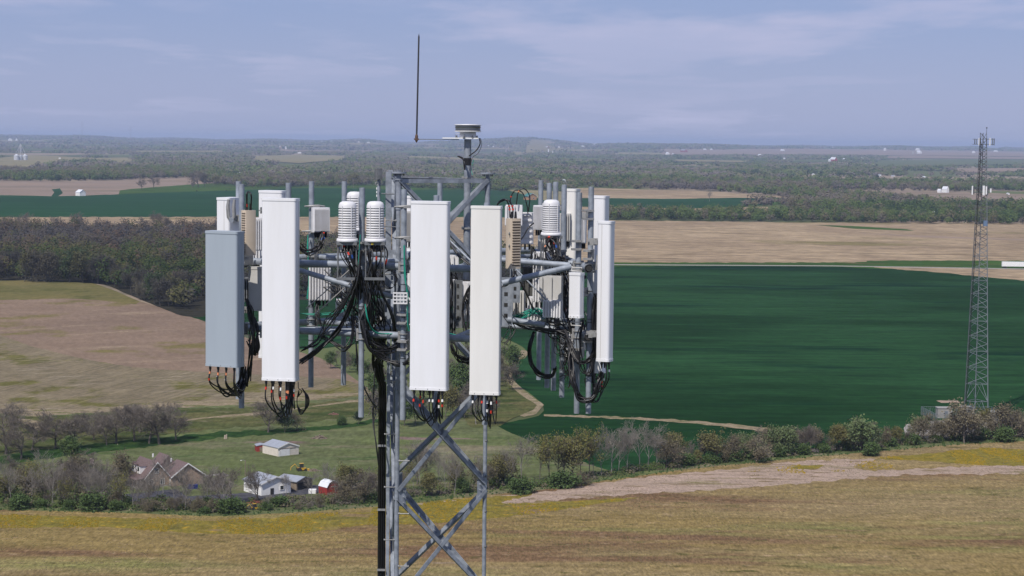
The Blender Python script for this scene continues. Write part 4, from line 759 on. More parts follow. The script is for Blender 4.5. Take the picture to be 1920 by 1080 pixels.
# grain bins with conveyor legs
for x, w, lab in ((31, 10, 'left round steel grain bin under the conveyor legs'), (47, 9, 'right round steel grain bin under the conveyor legs'), (39, 5, 'small middle steel grain bin under the conveyor legs')):
    g = G(x, 300); k = g.y/F; r = empty('grain_bin', (g.x, g.y, 0), 0, lab, 'grain bin', 'grain bins'); rd_ = w*k/2; hh = 8.5*k
    m = MB(); m.lathe([(rd_, 0), (rd_, hh)], (0, 0, 0), 20); m.build('shell', mat('bin_steel', (.55, .57, .60), .4, .2), r); m = MB(); m.lathe([(rd_*1.03, hh), (.05, hh+rd_*.55)], (0, 0, 0), 20); m.build('roof', WROOF, r)
g = G(39, 301); k = g.y/F; m = MB(); top = Vector((0, 0, 31*k)); 
for dx in (-12, -7, -2, 4, 11): m.tube([top, Vector((dx*k, 0, 8*k))], .35*k, 4)
m.tube([(0, 0, 0), top+Vector((0, 0, 1))], .5*k, 4); o = m.build('grain_elevator', mat('elevator_steel', (.5, .52, .55), .5), None, (g.x, g.y, 0)); tag(o, 'pyramid of grain conveyor legs over the steel bins at the left', 'grain elevator')
for x, y, w, hh in ((1712, 290, 4, 5), (1718, 290, 3, 5)):
    g = G(x, y); k = g.y/F; m = MB(); m.lathe([(w*k/2, 0), (w*k/2, hh*k), (.1, (hh+1.2)*k)], (0, 0, 0), 16); o = m.build('silo', CONC, None, (g.x, g.y, g.z+2)); tag(o, 'grey silo at the distant farm, %s one' % ('left' if x < 1715 else 'right'), 'silo')
for x, top, lab in ((154, 228, 'thin lattice radio mast on the horizon at the far left'), (245, 236, 'shorter thin radio mast on the horizon at the left'), (1418, 271, 'tiny mast on the horizon')):
    if x > 1000: continue
    p = P(x, horiz(x)+3, 14000); k = 14000/F; hh = (horiz(x)+3-top)*k; m = MB(); w = .5*k
    for a in range(3): m.tube([(w*math.cos(a*2.1), w*math.sin(a*2.1), -40), (w*.3*math.cos(a*2.1), w*.3*math.sin(a*2.1), hh)], .12*k, 4)
    o = m.build('radio_mast', mat('mast_steel', (.25, .25, .28), .6), None, p); tag(o, lab, 'radio mast')
# lorry trailer on the road
g = G(1903, 503); r = empty('lorry', (g.x, g.y, 0), R(-3), 'long white box lorry on the road at the right edge', 'lorry')
tb = MB().box((0, 0, 2.55), (16.0, 2.5, 2.9), ch=.08).build('trailer', BW, r); MB().box((0, -1.26, 1.15), (15.4, .06, .14)).build('trim', GREYR, tb)
MB().box((9.6, 0, 1.9), (2.2, 2.4, 2.9), ch=.25).build('cab', BW, r)
for x in (-6.8, -5.6, 6.0, 10):
    for y in (-1.1, 1.1): m = MB(); m.tube([(x, y-.15, .5), (x, y+.15, .5)], .5, 12); m.build('wheel', SHAD, r)
# black cattle on the far pasture
COW = mat('black_hide', (.02, .018, .016), .8)
for i, (x, y) in enumerate([(1322, 378.5), (1350, 381.5), (1358, 382.5), (369, 359), (430, 355.5), (424, 358)]):
    g = G(x, y); b = MB(); b.tube([(-.95, 0, .95), (-.6, 0, 1.0), (0, 0, .98), (.6, 0, 1.05), (1.0, 0, 1.25), (1.35, 0, 1.15), (1.6, 0, .95)], [.22, .40, .43, .38, .2, .17, .08], 8)
    for lx, ly in ((-.7, -.2), (-.7, .2), (.6, -.2), (.6, .2)): b.tube([(lx, ly, .8), (lx-.04, ly, .4), (lx, ly, 0)], [.13, .07, .06], 5)
    o = b.build('cow', COW, None, (g.x, g.y, .1)); o.rotation_euler.z = i*1.3; tag(o, 'black cow grazing on the far pasture %s' % ('right of the antennas' if x > 1000 else 'above the far green wheat'), 'cow', 'black cows right of the antennas' if x > 1000 else 'black cows above the far green wheat')
# ---------------------------------------------------------------- distant lattice tower
DST = mat('galvanised_dark', (.11, .12, .135), .6, .3, var=.3, scale=1); DSL = mat('galvanised_pale', (.19, .215, .24), .55, .2, var=.2, scale=1); BLK = mat('black_cable', (.014, .014, .016), .45, var=.2)
g = G(1829, 785); FT = empty('distant_tower', (g.x, g.y, 0), 0, 'tall tapering lattice cell tower standing behind the right-hand hedgerow', 'cell tower')
TH = 78.4
def legp(i, z):
    a = (R(200), R(-40), R(80))[i]; rr = 3.75+(0.95-3.75)*z/TH; return Vector((math.cos(a)*rr, math.sin(a)*rr, z))
for i in range(3):
    m = MB(); m.tube([legp(i, -.2), legp(i, TH)], [.16, .09], 6); m.build('leg', DST if i == 0 else DSL, FT)
zs = [0]; 
while zs[-1] < TH-2: zs.append(zs[-1]+max(1.9, 3.3*(1-zs[-1]/TH)+1.7))
zs[-1] = TH; n = 0
for a, b in ((0, 1), (1, 2), (2, 0)):
    for j, (z0, z1) in enumerate(zip(zs, zs[1:])):
        m = MB()
        if z0 < 9: m.tube([legp(a, z0), (legp(a, z1)+legp(b, z1))/2, legp(b, z0)], .08, 4, caps=False); m.tube([legp(a, z1), legp(b, z1)], .06, 4, caps=False)
        else: m.tube([legp(a, z0), legp(b, (z0+z1)/2)], .07, 4, caps=False); m.tube([legp(b, (z0+z1)/2), legp(a, z1)], .07, 4, caps=False); m.tube([legp(a, z0), legp(b, z0)], .05, 4, caps=False)
        m.build('brace', DSL if z0 < 45 else DST, FT); n += 1
m = MB(); q = [legp(0, z)+Vector((.25, -.3, 0)) for z in (0, 40, TH-3)]
for k in range(3): m.tube([p+Vector((k*.09, 0, 0)) for p in q], .035, 4)
m.build('cable_run', BLK, FT)
m = MB(); m.tube([legp(1, TH), legp(1, TH)+Vector((0, 0, 1.2))], .06, 6); m.build('top_pole', DST, FT); m = MB(); m.lathe([(.02, 0), (.2, .05), (.2, .3), (.02, .4)], legp(1, TH)+Vector((0, 0, 1.2)), 10); m.build('beacon', DST, FT)
ANW = mat('distant_radome', (.70, .71, .72), .5)
def ring(zc, items, what):
    c = (legp(0, zc)+legp(1, zc)+legp(2, zc))/3; fr = MB()
    for dz in (-.7, .7): fr.tube([c+Vector((items[0][0], -1.2, dz)), c+Vector((items[-1][0], -1.2, dz))], .07, 6); fr.tube([c+Vector((items[0][0], 1.4, dz)), c+Vector((items[-1][0], 1.4, dz))], .06, 6)
    for x in (items[0][0], items[-1][0]):
        for dz in (-.7, .7): fr.tube([c+Vector((x, -1.2, dz)), c+Vector((x, 1.4, dz))], .05, 6)
    fo = fr.build('antenna_platform', DST, None, FT.location); tag(fo, '%s ring-shaped antenna platform on the distant tower' % what, 'antenna platform')
    for k, (x, wd, hh, m_, y) in enumerate(items):
        a = MB().box((0, 0, 0), (wd, .22, hh), ch=.04).build('panel_antenna', m_, None, FT.location+c+Vector((x, y, 0))); tag(a, '%s panel antenna, number %s from the left on the %s platform, distant tower' % ('white' if m_ is ANW else 'dark', ('one', 'two', 'three', 'four', 'five', 'six', 'seven', 'eight', 'nine')[k], what), 'antenna')
ring(TH-2.4, [(-2.6, .22, 1.5, DST, -1.4), (-2.1, .2, 1.4, DSL, -1.4), (-1.5, .24, 2.0, ANW, -1.5), (-1.0, .2, 2.0, DST, -1.2), (-.4, .24, 1.9, DST, -1.5), (.6, .24, 2.0, DST, -1.5), (1.5, .28, 2.1, ANW, -1.5), (2.2, .22, 1.9, DSL, -1.4), (2.7, .2, 1.9, DST, -1.2)], 'top')
ring(TH-15.6, [(-2.9, .35, 2.4, ANW, -1.4), (-2.5, .3, 1.9, DST, -1.2), (-.9, .4, 1.4, DST, -1.5), (.1, .6, 2.6, ANW, -1.8), (.9, .4, 2.2, ANW, -1.4), (1.3, .3, 2.5, DST, -1.3), (2.1, .4, 1.1, ANW, -1.4)], 'lower')
m = MB().box((1.0, -1.0, TH-24.6), (1.1, 1.0, 1.5), ch=.15).build('equipment_box', mat('blue_grey_box', (.12, .18, .28), .5), FT)
# fenced compound
g0 = FT.location; r = empty('compound_fence', (g0.x, g0.y, 0), R(4), 'chain-link fence with pale slats around the distant tower base', 'fence')
m = MB(); pts = [(-13, -7), (7, -7), (7, 8), (-13, 8), (-13, -7)]
for a, b in zip(pts, pts[1:]):
    dx, dy = b[0]-a[0], b[1]-a[1]; n = int(max(abs(dx), abs(dy))/2.5)
    for k in range(n): p = MB(); p.tube([(a[0]+dx*k/n, a[1]+dy*k/n, 0), (a[0]+dx*k/n, a[1]+dy*k/n, 2.3)], .06, 5); p.build('post', DSL, r)
    for z in (.1, 2.25): m.tube([(a[0], a[1], z), (b[0], b[1], z)], .04, 4)
    ln = math.hypot(dx, dy); ns = int(ln/.5)
    for k in range(ns): m.tube([(a[0]+dx*k/ns, a[1]+dy*k/ns, .1), (a[0]+dx*(k+1)/ns, a[1]+dy*(k+1)/ns, 2.25)], .02, 3, caps=False); m.tube([(a[0]+dx*k/ns, a[1]+dy*k/ns, 2.25), (a[0]+dx*(k+1)/ns, a[1]+dy*(k+1)/ns, .1)], .02, 3, caps=False)
m.build('fence_mesh', DSL, r)
for x, y, w, d, hh, lab in ((-8.5, 1, 4, 3, 2.8, 'pale concrete equipment hut left of the distant tower base'), (-1.5, 4, 3.4, 2.6, 2.7, 'pale equipment hut under the distant tower'), (4.5, -3, 2.4, 2, 2.4, 'small pale equipment hut right of the distant tower base')):
    q = empty('equipment_hut', (g0.x+x, g0.y+y, 0), 0, lab, 'hut'); MB().box((0, 0, hh/2), (w, d, hh)).build('wall', CONC, q); MB().box((0, 0, hh+.08), (w+.3, d+.3, .16)).build('roof', CONC, q); MB().box((.3, -d/2-.02, 1.05), (.9, .06, 2.1)).build('door', DSL, q)
# ---------------------------------------------------------------- the near cell tower
GAL = mat('galvanised_steel', (.29, .32, .365), .6, .15, col2=(.17, .19, .22), scale=11, spec=.5, bump=.04)
GALP = mat('galvanised_pipe', (.30, .335, .385), .6, .12, col2=(.19, .215, .25), scale=9, spec=.5, bump=.04)
GALD = mat('weathered_bracket', (.20, .21, .22), .6, .3, var=.35, scale=14)
CAST = mat('cast_clamp', (.33, .33, .325), .55, .3, var=.3, scale=20)
RWH = mat('white_radome', (.755, .76, .785), .42, col2=(.70, .70, .71), scale=1.6, stretch=(3, 3, .35), spec=.45)
RCR = mat('cream_radome', (.74, .73, .70), .42, col2=(.69, .675, .64), scale=1.6, stretch=(3, 3, .35), spec=.45)
RGR = mat('grey_radome', (.34, .39, .44), .42, col2=(.315, .36, .41), scale=1.4, stretch=(3, 3, .35), spec=.45)
RLW = mat('white_housing', (.68, .68, .70), .5, col2=(.60, .595, .60), scale=6)
BEI = mat('beige_housing', (.56, .47, .37), .55, col2=(.51, .43, .34), scale=5)
LGR = mat('light_grey_housing', (.50, .49, .47), .55, col2=(.45, .44, .42), scale=5)
CAB = mat('black_rubber', (.012, .012, .014), .38, spec=.5)
CABD = mat('dusty_rubber', (.055, .055, .06), .5, var=.4, scale=9)
CABG = mat('green_ground_wire', (.02, .26, .19), .4)
CABS = mat('silver_wire', (.45, .43, .42), .4, .3)
REDT = mat('red_tape', (.55, .04, .02), .5); WHT = mat('white_tape', (.75, .75, .72), .5); BLT = mat('blue_tape', (.03, .09, .35), .5); ORT = mat('orange_tape', (.6, .22, .1), .5)
GLASS = mat('dark_lens', (.10, .11, .12), .12, .3, spec=.9); GASKET = mat('seam_shadow', (.10, .10, .10), .8); SLOT = mat('louver_dark', (.10, .08, .06), .8); YLB = mat('yellow_label', (.6, .45, .05), .6)
def Wp(x, D, z): return Vector((x, D, HC+z))
def xD(px, py, D): p = P(px, py, D); return p.x
# --- lattice tower
A0 = P(743.5, 1000, 27.0); C0 = P(908, 1000, 27.7); B0 = P(737, 1000, 28.35)
LT = empty('lattice_tower', (-1.2, 27.6, 0), 0, 'galvanised three-legged lattice tower carrying the big antenna cluster', 'cell tower')
LO = Vector((-1.2, 27.6, 0))
def lb(mb, name, m, parent=LT, **k):
    mb.v = [tuple(Vector(q)-LO) for q in mb.v]; return mb.build(name, m, parent, **k)
legs = {}
for nm, p, r, zt in (('A', A0, .033, -.46), ('B', B0, .033, -.46), ('C', C0, .029, -.47)):
    legs[nm] = (p.x, p.y); m = MB(); m.tube([(p.x, p.y, 0), (p.x, p.y, HC-1.0), (p.x, p.y, HC+zt)], r, 14); lo_ = lb(m, 'leg', GAL)
    m = MB(); m.tube([(p.x, p.y, HC-.95), (p.x, p.y, HC+zt-.06)], r*1.28, 14); m.tube([(p.x, p.y, HC-.55), (p.x, p.y, HC-.53)], r*1.75, 14); m.build('leg_sleeve', GAL, LT, -LO)
    m = MB(); m.tube([(p.x, p.y, HC+zt), (p.x, p.y, HC+zt+.022)], .105, 8); 
    f = lb(m, 'top_flange', GAL)
    for k in range(4):
        a = k*1.57+.6; m = MB(); m.tube([(p.x+.08*math.cos(a), p.y+.08*math.sin(a), HC+zt-.03), (p.x+.08*math.cos(a), p.y+.08*math.sin(a), HC+zt+.055)], .011, 6); lb(m, 'bolt', GALD, f)
def LP(n, z, off=(0, 0)): return Vector((legs[n][0]+off[0], legs[n][1]+off[1], HC+z))
BZ = [-.50, -1.90, -3.34, -4.86, -6.38]
def out(a, b):
    mid = Vector(((legs[a][0]+legs[b][0])/2+1.2, (legs[a][1]+legs[b][1])/2-27.8, 0)); return mid.normalized()
for fi, (a, b) in enumerate((('A', 'C'), ('C', 'B'), ('B', 'A'))):
    o_ = out(a, b)
    dz = {'A': 0, 'C': 0, 'B': 0}
    for z1, z0 in zip(BZ, BZ[1:]):
        for s, (u, v) in enumerate(((a, b), (b, a))):
            m = MB(); e = o_*(.045 if s else .0); m.angle(LP(u, z1-.04)+e, LP(v, z0+.06)+e, .062, .009, o_ if s else -o_)
            lb(m, 'brace', GAL)
    if fi < 3:
        m = MB(); m.angle(LP(a, -.56)+o_*.03, LP(b, -.56)+o_*.03, .06, .009, o_); lb(m, 'top_member', GAL)
    for z in BZ[1:]:
        for u, v in ((a, b), (b, a)):
            d = (LP(v, z)-LP(u, z)).normalized(); m = MB(); c = LP(u, z-.03)+d*.055+o_*.02
            M = Matrix.Rotation(math.atan2(d.y, d.x), 4, 'Z'); m.box(c, (.15, .012, .25), M=M)
            for q in (-.08, 0, .08): m.tube([c+Vector((0, 0, q))+o_*.005+d*.035, c+Vector((0, 0, q))+o_*.03+d*.035], .012, 6)
            lb(m, 'gusset_plate', GAL)
m = MB()
z = -6.38
while z > -73:
    for a, b in (('A', 'C'), ('C', 'B'), ('B', 'A')):
        o_ = out(a, b); m.angle(LP(a, z)+o_*.02, LP(b, z-1.6)+o_*.02, .062, .009, o_); m.angle(LP(b, z)-o_*.02, LP(a, z-1.6)-o_*.02, .062, .009, o_)
    z -= 1.52
lb(m, 'lower_bracing', GAL, kind='stuff')
m = MB(); m.tube([(-1.2, 27.6, -.4), (-1.2, 27.6, .25)], 1.6, 24); lb(m, 'footing', CONC)
# climbing pegs
for k in range(18):
    z = -1.1-k*.365; s = 1 if k % 2 else -1; b = LP('A', z); m = MB(); m.tube([b, b+Vector((s*.045, -.02, 0))], .016, 8); m.tube([b+Vector((s*.03, -.02, 0)), b+Vector((s*.165, -.04, .004))], .008, 6); m.tube([b+Vector((s*.16, -.04, .004)), b+Vector((s*.172, -.04, .004))], .014, 8); lb(m, 'climbing_peg', CAST)
for k in range(7):
    b = LP('C', -3.2-k*.5); m = MB(); m.tube([b+Vector((.01, -.04, 0)), b+Vector((.03, -.055, 0))], .018, 6); lb(m, 'leg_bolt', GALD)
# ladder rail for the feeder lines
m = MB(); rp_ = P(728, 450, 27.55); m.box((rp_.x, rp_.y, HC-1.45), (.078, .05, 2.0)); lb(m, 'upper_rail', GAL)
m = MB(); rp2 = P(726.8, 1000, 27.5); m.box((rp2.x, rp2.y, HC-20.0), (.046, .05, 35.6)); lb(m, 'cable_rail', GALP)
m = MB(); m.box((rp2.x+.07, rp2.y+.1, HC-20), (.02, .09, 35.6)); lb(m, 'cable_rail', GALD)
for z in (-.75, -1.2, -1.55): m = MB(); m.tube([Wp(rp_.x-.09, 27.5, z), Wp(rp_.x+.26, 27.2, z)], .009, 6); lb(m, 'tie_bar', GALD)
m = MB(); m.box((rp_.x+.12, 27.3, HC-1.60), (.26, .02, .17)); m.box((rp_.x+.02, 27.25, HC-1.74), (.42, .03, .05)); lb(m, 'splice_plate', GAL)
# beacon mast
bx = P(875.5, 450, 27.85); 
m = MB(); m.tube([(bx.x, bx.y, HC-1.95), (bx.x, bx.y, HC+.012)], .049, 16); MP = empty('beacon_mast', (bx.x, bx.y, HC-1.95), 0, 'galvanised pole beside the right tower leg holding up the beacon', 'mast')
m.v = [(a-bx.x, b-bx.y, c-(HC-1.95)) for a, b, c in m.v]; m.build('pole', GAL, MP)
for z in (.72, 1.42): m = MB(); m.tube([(0, 0, z-.012), (0, 0, z+.012)], .075, 12); m.box((0, .07, z), (.16, .05, .05)); m.build('clamp', CAST, MP)
m = MB(); m.tube([(0, 0, 1.60), (0, 0, 1.70)], .054, 14); m.build('black_tape', CAB, MP)
m = MB(); m.box((-.10, 0, 1.975), (.50, .26, .016)); m.box((.10, 0, 1.975), (.10, .12, .012)); m.build('mounting_plate', WHT, MP)
BE = empty('warning_beacon', (bx.x, bx.y, HC+.034), 0, 'round aircraft warning beacon with dark glass lens on top of the mast', 'beacon')
m = MB(); m.lathe([(.001, 0), (.125, 0), (.118, .015), (.112, .075), (.105, .078)], (0, 0, 0), 28); m.build('base', RLW, BE)
m = MB(); m.lathe([(.10, .076), (.182, .080), (.185, .092), (.176, .094)], (0, 0, 0), 32); m.build('lower_ring', RLW, BE)
m = MB(); m.lathe([(.174, .094), (.180, .103), (.173, .112), (.180, .121), (.173, .130), (.180, .139), (.174, .168)], (0, 0, 0), 32); m.build('lens', GLASS, BE)
m = MB(); m.lathe([(.174, .168), (.188, .170), (.188, .182), (.001, .188)], (0, 0, 0), 32); m.build('cap', RLW, BE)
for k in range(24): m = MB(); a = k*.2618; m.box((.168*math.cos(a), .168*math.sin(a), .131), (.006, .006, .07)); m.build('lens_rib', CAST, BE)
for x, y in ((-.16, -.1), (-.05, -.13), (.07, -.12), (.13, -.05), (-.16, .1)): m = MB(); m.tube([(x, y, -.02), (x, y, .03)], .012, 6); m.tube([(x, y, -.004), (x, y, .004)], .02, 6); m.build('bolt', GALD, BE)
m = MB(); m.tube([(-.10, -.1, .045), (-.16, -.12, .055), (-.18, -.1, .03), (-.13, -.1, .02)], .003, 5); m.build('wire', CABS, BE)
# lightning rod
r0 = P(781, 261, 27.7); r1 = P(785.5, 63, 27.7); r2 = P(861, 261.5, 27.75)
LR = empty('lightning_rod', r0, 0, 'thin dark lightning rod rising from a horizontal arm left of the beacon', 'lightning rod')
m = MB(); m.tube([Vector((0, 0, -.03)), (r1-r0)*.97, r1-r0], [.0125, .0115, .001], 8); m.build('rod', mat('dark_rod', (.03, .03, .035), .5), LR)
m = MB(); m.tube([(0, 0, 0), r2-r0], .0055, 6); m.build('arm', GALD, LR); m = MB(); m.box((0, 0, 0), (.07, .04, .02)); m.lathe([(.001, -.05), (.02, -.02), (.022, .04), (.012, .07)], (0, 0, 0), 10); m.build('base_fitting', mat('brown_fitting', (.10, .06, .04), .6), LR)
# ---------------------------------------------------------------- mounting frames
def frame(label): return empty('antenna_platform', (0, 0, HC-1.68), 0, label, 'antenna platform', None)
FR = {'front': frame('front galvanised pipe frame holding the three nearest white antennas'), 'left': frame('rear left galvanised pipe frame behind the grey antenna'), 'right': frame('right galvanised pipe frame running away behind the rightmost antennas')}
def fb(mb, name, m, fr, **k):
    mb.v = [(a, b, c-(HC-1.68)) for a, b, c in mb.v]; return mb.build(name, m, FR[fr], **k)
def hpipe(fr, a, b, r=.047, name='face_pipe', m=GALP): q = MB(); q.tube([a, b], r, 14, caps=False); return fb(q, name, m, fr)
for z in (-1.68, -2.60):
    hpipe('front', Wp(-3.85, 27.22, z), Wp(-.15, 25.84, z)); hpipe('left', Wp(-3.7, 27.5, z), Wp(.25, 30.6, z)); hpipe('right', Wp(1.02, 26.35, z), Wp(.42, 30.6, z), .052)
    q = MB(); q.tube([Wp(1.02, 26.35, z), Wp(1.024, 26.32, z)], .052, 14, caps=False); q.lathe([(.052, 0), (.04, 0), (.04, .25)], (0, 0, 0), 14); 
def openend(fr, p, r):
    q = MB(); q.tube([p+Vector((-.002, .012, 0)), p+Vector((.0, -.002, 0))], r*.74, 14); fb(q, 'pipe_bore', SHAD, fr)
    q = MB(); q.tube([p+Vector((0, .05, 0)), p+Vector((0, -.001, 0))], r*1.12, 14, caps=False); fb(q, 'pipe_collar', CAST, fr)
openend('right', Wp(1.02, 26.35, -1.68), .055); openend('right', Wp(1.02, 26.35, -2.60), .055)
for z in (-1.68, -2.60):
    for nm, fr, pt in (('A', 'front', (-2.5, 26.72)), ('A', 'left', (-2.75, 28.25)), ('B', 'left', (-1.9, 28.9)), ('C', 'front', (-.75, 26.06)), ('C', 'right', (.86, 27.4)), ('B', 'left', (-.6, 29.9)), ('C', 'right', (.6, 29.3))):
        q = MB(); q.tube([LP(nm, z+.03), Wp(pt[0], pt[1], z)], .037, 12, caps=False); fb(q, 'standoff_arm', GALP, fr)
hpipe('front', P(562, 507, 26.7), P(672, 540, 26.5), .036, 'diagonal_brace'); hpipe('front', P(672, 540, 26.5), P(735, 556, 27.0), .036, 'diagonal_brace')
hpipe('right', P(941, 531, 26.4), P(1071, 500, 26.55), .040, 'diagonal_brace'); hpipe('right', P(960, 489, 27.0), P(1069, 497.5, 26.8), .040, 'diagonal_brace')
hpipe('right', P(952, 599, 27.0), P(1022, 609, 26.9), .040, 'diagonal_brace')
hpipe('front', P(563, 618, 27.4), P(735, 614, 27.4), .035, 'diagonal_brace'); hpipe('front', P(560, 497, 27.1), P(735, 498, 27.1), .034, 'diagonal_brace')
hpipe('front', P(838, 446, 26.7), P(892, 498, 26.4), .014, 'tie_rod', GAL); hpipe('right', P(960, 497, 26.9), P(1024, 562, 26.7), .011, 'tie_rod', GAL)
hpipe('front', P(575, 578, 26.9), P(662, 500, 26.5), .008, 'tie_rod', CABS); hpipe('front', P(590, 590, 26.9), P(670, 518, 26.4), .008, 'tie_rod', CABS)
PIPES = [('left', 447, 748, 340, 27.7), ('front', 453, 765, 345, 26.95), ('front', 540, 780, 343, 26.62), ('left', 583, 726, 340, 28.1), ('left', 644, 722, 340, 28.6), ('front', 677, 782, 352, 26.28), ('front', 755, 787, 355, 26.1), ('front', 815, 803, 366, 25.9), ('left', 822, 724, 341, 29.5), ('front', 909, 796, 380, 25.75),
   ('right', 1103, 775, 350, 26.55), ('right', 1081, 775, 361, 26.75), ('right', 1053, 745, 346, 27.9), ('right', 1037.5, 732, 341, 28.7), ('right', 1025.5, 727, 343, 29.3), ('right', 1010, 712, 338, 30.2)]
PX = {}
for fr, px, py, pt, D in PIPES:
    b = P(px, py, D); zt = P(px, pt, D).z; r = .0375; q = MB()
    q.lathe([(r, b.z), (r, b.z+1.0), (r, b.z+2), (r, zt)], (b.x, b.y, 0), 16); q.lathe([(r, b.z), (r*.8, b.z), (r*.8, b.z+.02)], (b.x, b.y, 0), 16); q.lathe([(r, zt), (r*.8, zt), (r*.8, zt-.02)], (b.x, b.y, 0), 16); mp_ = fb(q, 'mount_pipe', GALP, fr)
    q = MB(); q.tube([(b.x, b.y, b.z+.012), (b.x, b.y, b.z+.018)], r*.82, 12); q.tube([(b.x, b.y, zt-.018), (b.x, b.y, zt-.012)], r*.82, 12); fb(q, 'pipe_bore', SHAD, fr); PX[px] = (b.x, b.y)
    for z in (-1.68, -2.60):
        q = MB()
        for dz in (-.045, .045): q.tube([(b.x-.052, b.y+.07, HC+z+dz), (b.x-.052, b.y-.03, HC+z+dz), (b.x, b.y-.05, HC+z+dz), (b.x+.052, b.y-.03, HC+z+dz), (b.x+.052, b.y+.07, HC+z+dz)], .007, 5)
        q.box((b.x, b.y+.062, HC+z), (.15, .02, .15)); fb(q, 'pipe_clamp', CAST, fr)
# ---------------------------------------------------------------- antennas
def rrect(w, d, r, n=4):
    pts = []
    for cx_, cy_, a0 in ((w/2-r, d/2-r, 0), (-w/2+r, d/2-r, 90), (-w/2+r, -d/2+r, 180), (w/2-r, -d/2+r, 270)):
        for k in range(n+1): a = R(a0+90*k/n); pts.append((cx_+r*math.cos(a), cy_+r*math.sin(a)))
    return pts
def extr(ol, z0, z1, smooth=True):
    n = len(ol); q = MB(); q.add([(x, y, z0) for x, y in ol]+[(x, y, z1) for x, y in ol], [(i, (i+1) % n, (i+1) % n+n, i+n) for i in range(n)], smooth)
    q.add([(x, y, z1) for x, y in ol], [tuple(range(n))]); q.add([(x, y, z0) for x, y in ol], [tuple(range(n))[::-1]]); return q
ANT = {}
def antenna(key, label, px, py, D, w, d, h, az, m, nconn=6, cr=.03, tilt=0.0, brackets=True):
    p = P(px, py, D); r = empty('panel_antenna', p, R(az), label, 'antenna')
    if tilt: r.rotation_euler = (R(tilt), 0, R(az))
    extr(rrect(w, d, cr), -h+.03, -.032).build('radome', m, r)
    extr(rrect(w+.012, d+.012, cr+.004), -.034, 0).build('end_cap', m, r); extr(rrect(w+.008, d+.008, cr+.003), -h, -h+.034).build('end_cap', m, r)
    q = MB(); q.box((w/2+.0015, d*.12, -h/2), (.003, .006, h-.08)); q.box((-w/2-.0015, d*.12, -h/2), (.003, .006, h-.08)); q.build('seam', LGR if m is not RGR else RGR, r)
    for k in range(3): q = MB(); q.tube([(w*(-.32+.32*k), -d/2-.0045, -h+.016), (w*(-.32+.32*k), -d/2-.0065, -h+.016)], .006, 6); q.build('screw', GALD, r)
    if brackets:
        for z in (-.28, -h+.35):
            q = MB(); q.box((0, d/2+.03, z), (.16, .06, .06)); q.box((-.05, d/2+.09, z), (.02, .12, .09)); q.box((.05, d/2+.09, z), (.02, .12, .09)); q.tube([(-.09, d/2+.13, z), (.09, d/2+.13, z)], .01, 6); q.build('bracket', CAST, r)
    con = []
    for k in range(nconn):
        x = -w*.38+w*.76*k/max(1, nconn-1); y = (-.3+.45*(k % 2))*d; q = MB(); q.tube([(x, y, -h), (x, y, -h-.045)], .017, 10); q.tube([(x, y, -h-.04), (x, y, -h-.10)], [.013, .009], 8); q.build('connector', CAB, r); con.append(Vector((x, y, -h-.09)))
    M = Matrix.Translation(p) @ Matrix.Rotation(R(az), 4, 'Z') @ Matrix.Rotation(R(tilt), 4, 'X'); ANT[key] = [M @ c for c in con]; return r
antenna('A1', 'slate grey panel antenna, the leftmost and only grey one', 421.5, 433, 26.35, .495, .21, 1.80, -24, RGR, 7)
antenna('A2', 'big bright white panel antenna right of the grey one', 526.5, 371.5, 26.1, .47, .19, 2.40, -13, RWH, 8)
antenna('A3', 'big white panel antenna in the middle, in front of the tower', 807.5, 377, 25.4, .49, .17, 2.42, -12, RWH, 7)
antenna('A4', 'narrow creamy white panel antenna covering the right tower leg', 912.5, 386, 25.3, .385, .15, 2.41, -8, RCR, 6, cr=.02)
antenna('A5', 'white antenna seen from behind over the top of the big bright white one', 513, 357, 28.4, .40, .2, 2.4, 152, RWH, 4)
antenna('A6', 'white antenna standing behind the grey one, its side in the sun and its bracket showing', 431, 370, 27.5, .34, .22, 1.9, -118, RWH, 4)
antenna('A7', 'slim white antenna furthest to the right, hanging lowest', 1137, 414.5, 26.3, .17, .19, 1.86, 62, RWH, 4, cr=.035)
antenna('A8', 'tall white antenna between the two right-hand pipes and the lowest slim antenna', 1123, 367, 27.35, .20, .25, 2.44, 66, RWH, 5, cr=.035)
antenna('A9', 'tall white antenna second from the right group, behind the thick grey pipes', 1071, 354, 28.7, .20, .22, 2.42, 66, RCR, 5, cr=.035)
antenna('A10', 'short white panel with a dark window and wire handle below, at the right frame', 1081.5, 511, 26.3, .17, .12, .60, -32, RWH, 0, cr=.012)
r = bpy.data.objects[[o.name for o in bpy.data.objects if o.get('label', '').startswith('short white panel')][0]]
q = MB(); q.box((-.0865, 0, -.14), (.004, .05, .08)); q.build('window', SHAD, r)
for z, s in ((.02, 1), (-.66, -1)): q = MB(); q.tube([(-.08, 0, z), (-.075, 0, z+.045*s), (.075, 0, z+.045*s), (.08, 0, z), (-.08, 0, z)], .008, 6); q.build('handle', LGR, r)
antenna('A11', 'beige-grey panel hanging in shade between the grey and the bright white antenna', 487, 500, 27.0, .30, .12, .60, -15, LGR, 2)
antenna('A12', 'white antenna sliver behind the splice rail above the third finned cylinder', 764, 367, 29.3, .20, .12, 1.9, 150, RWH, 2)
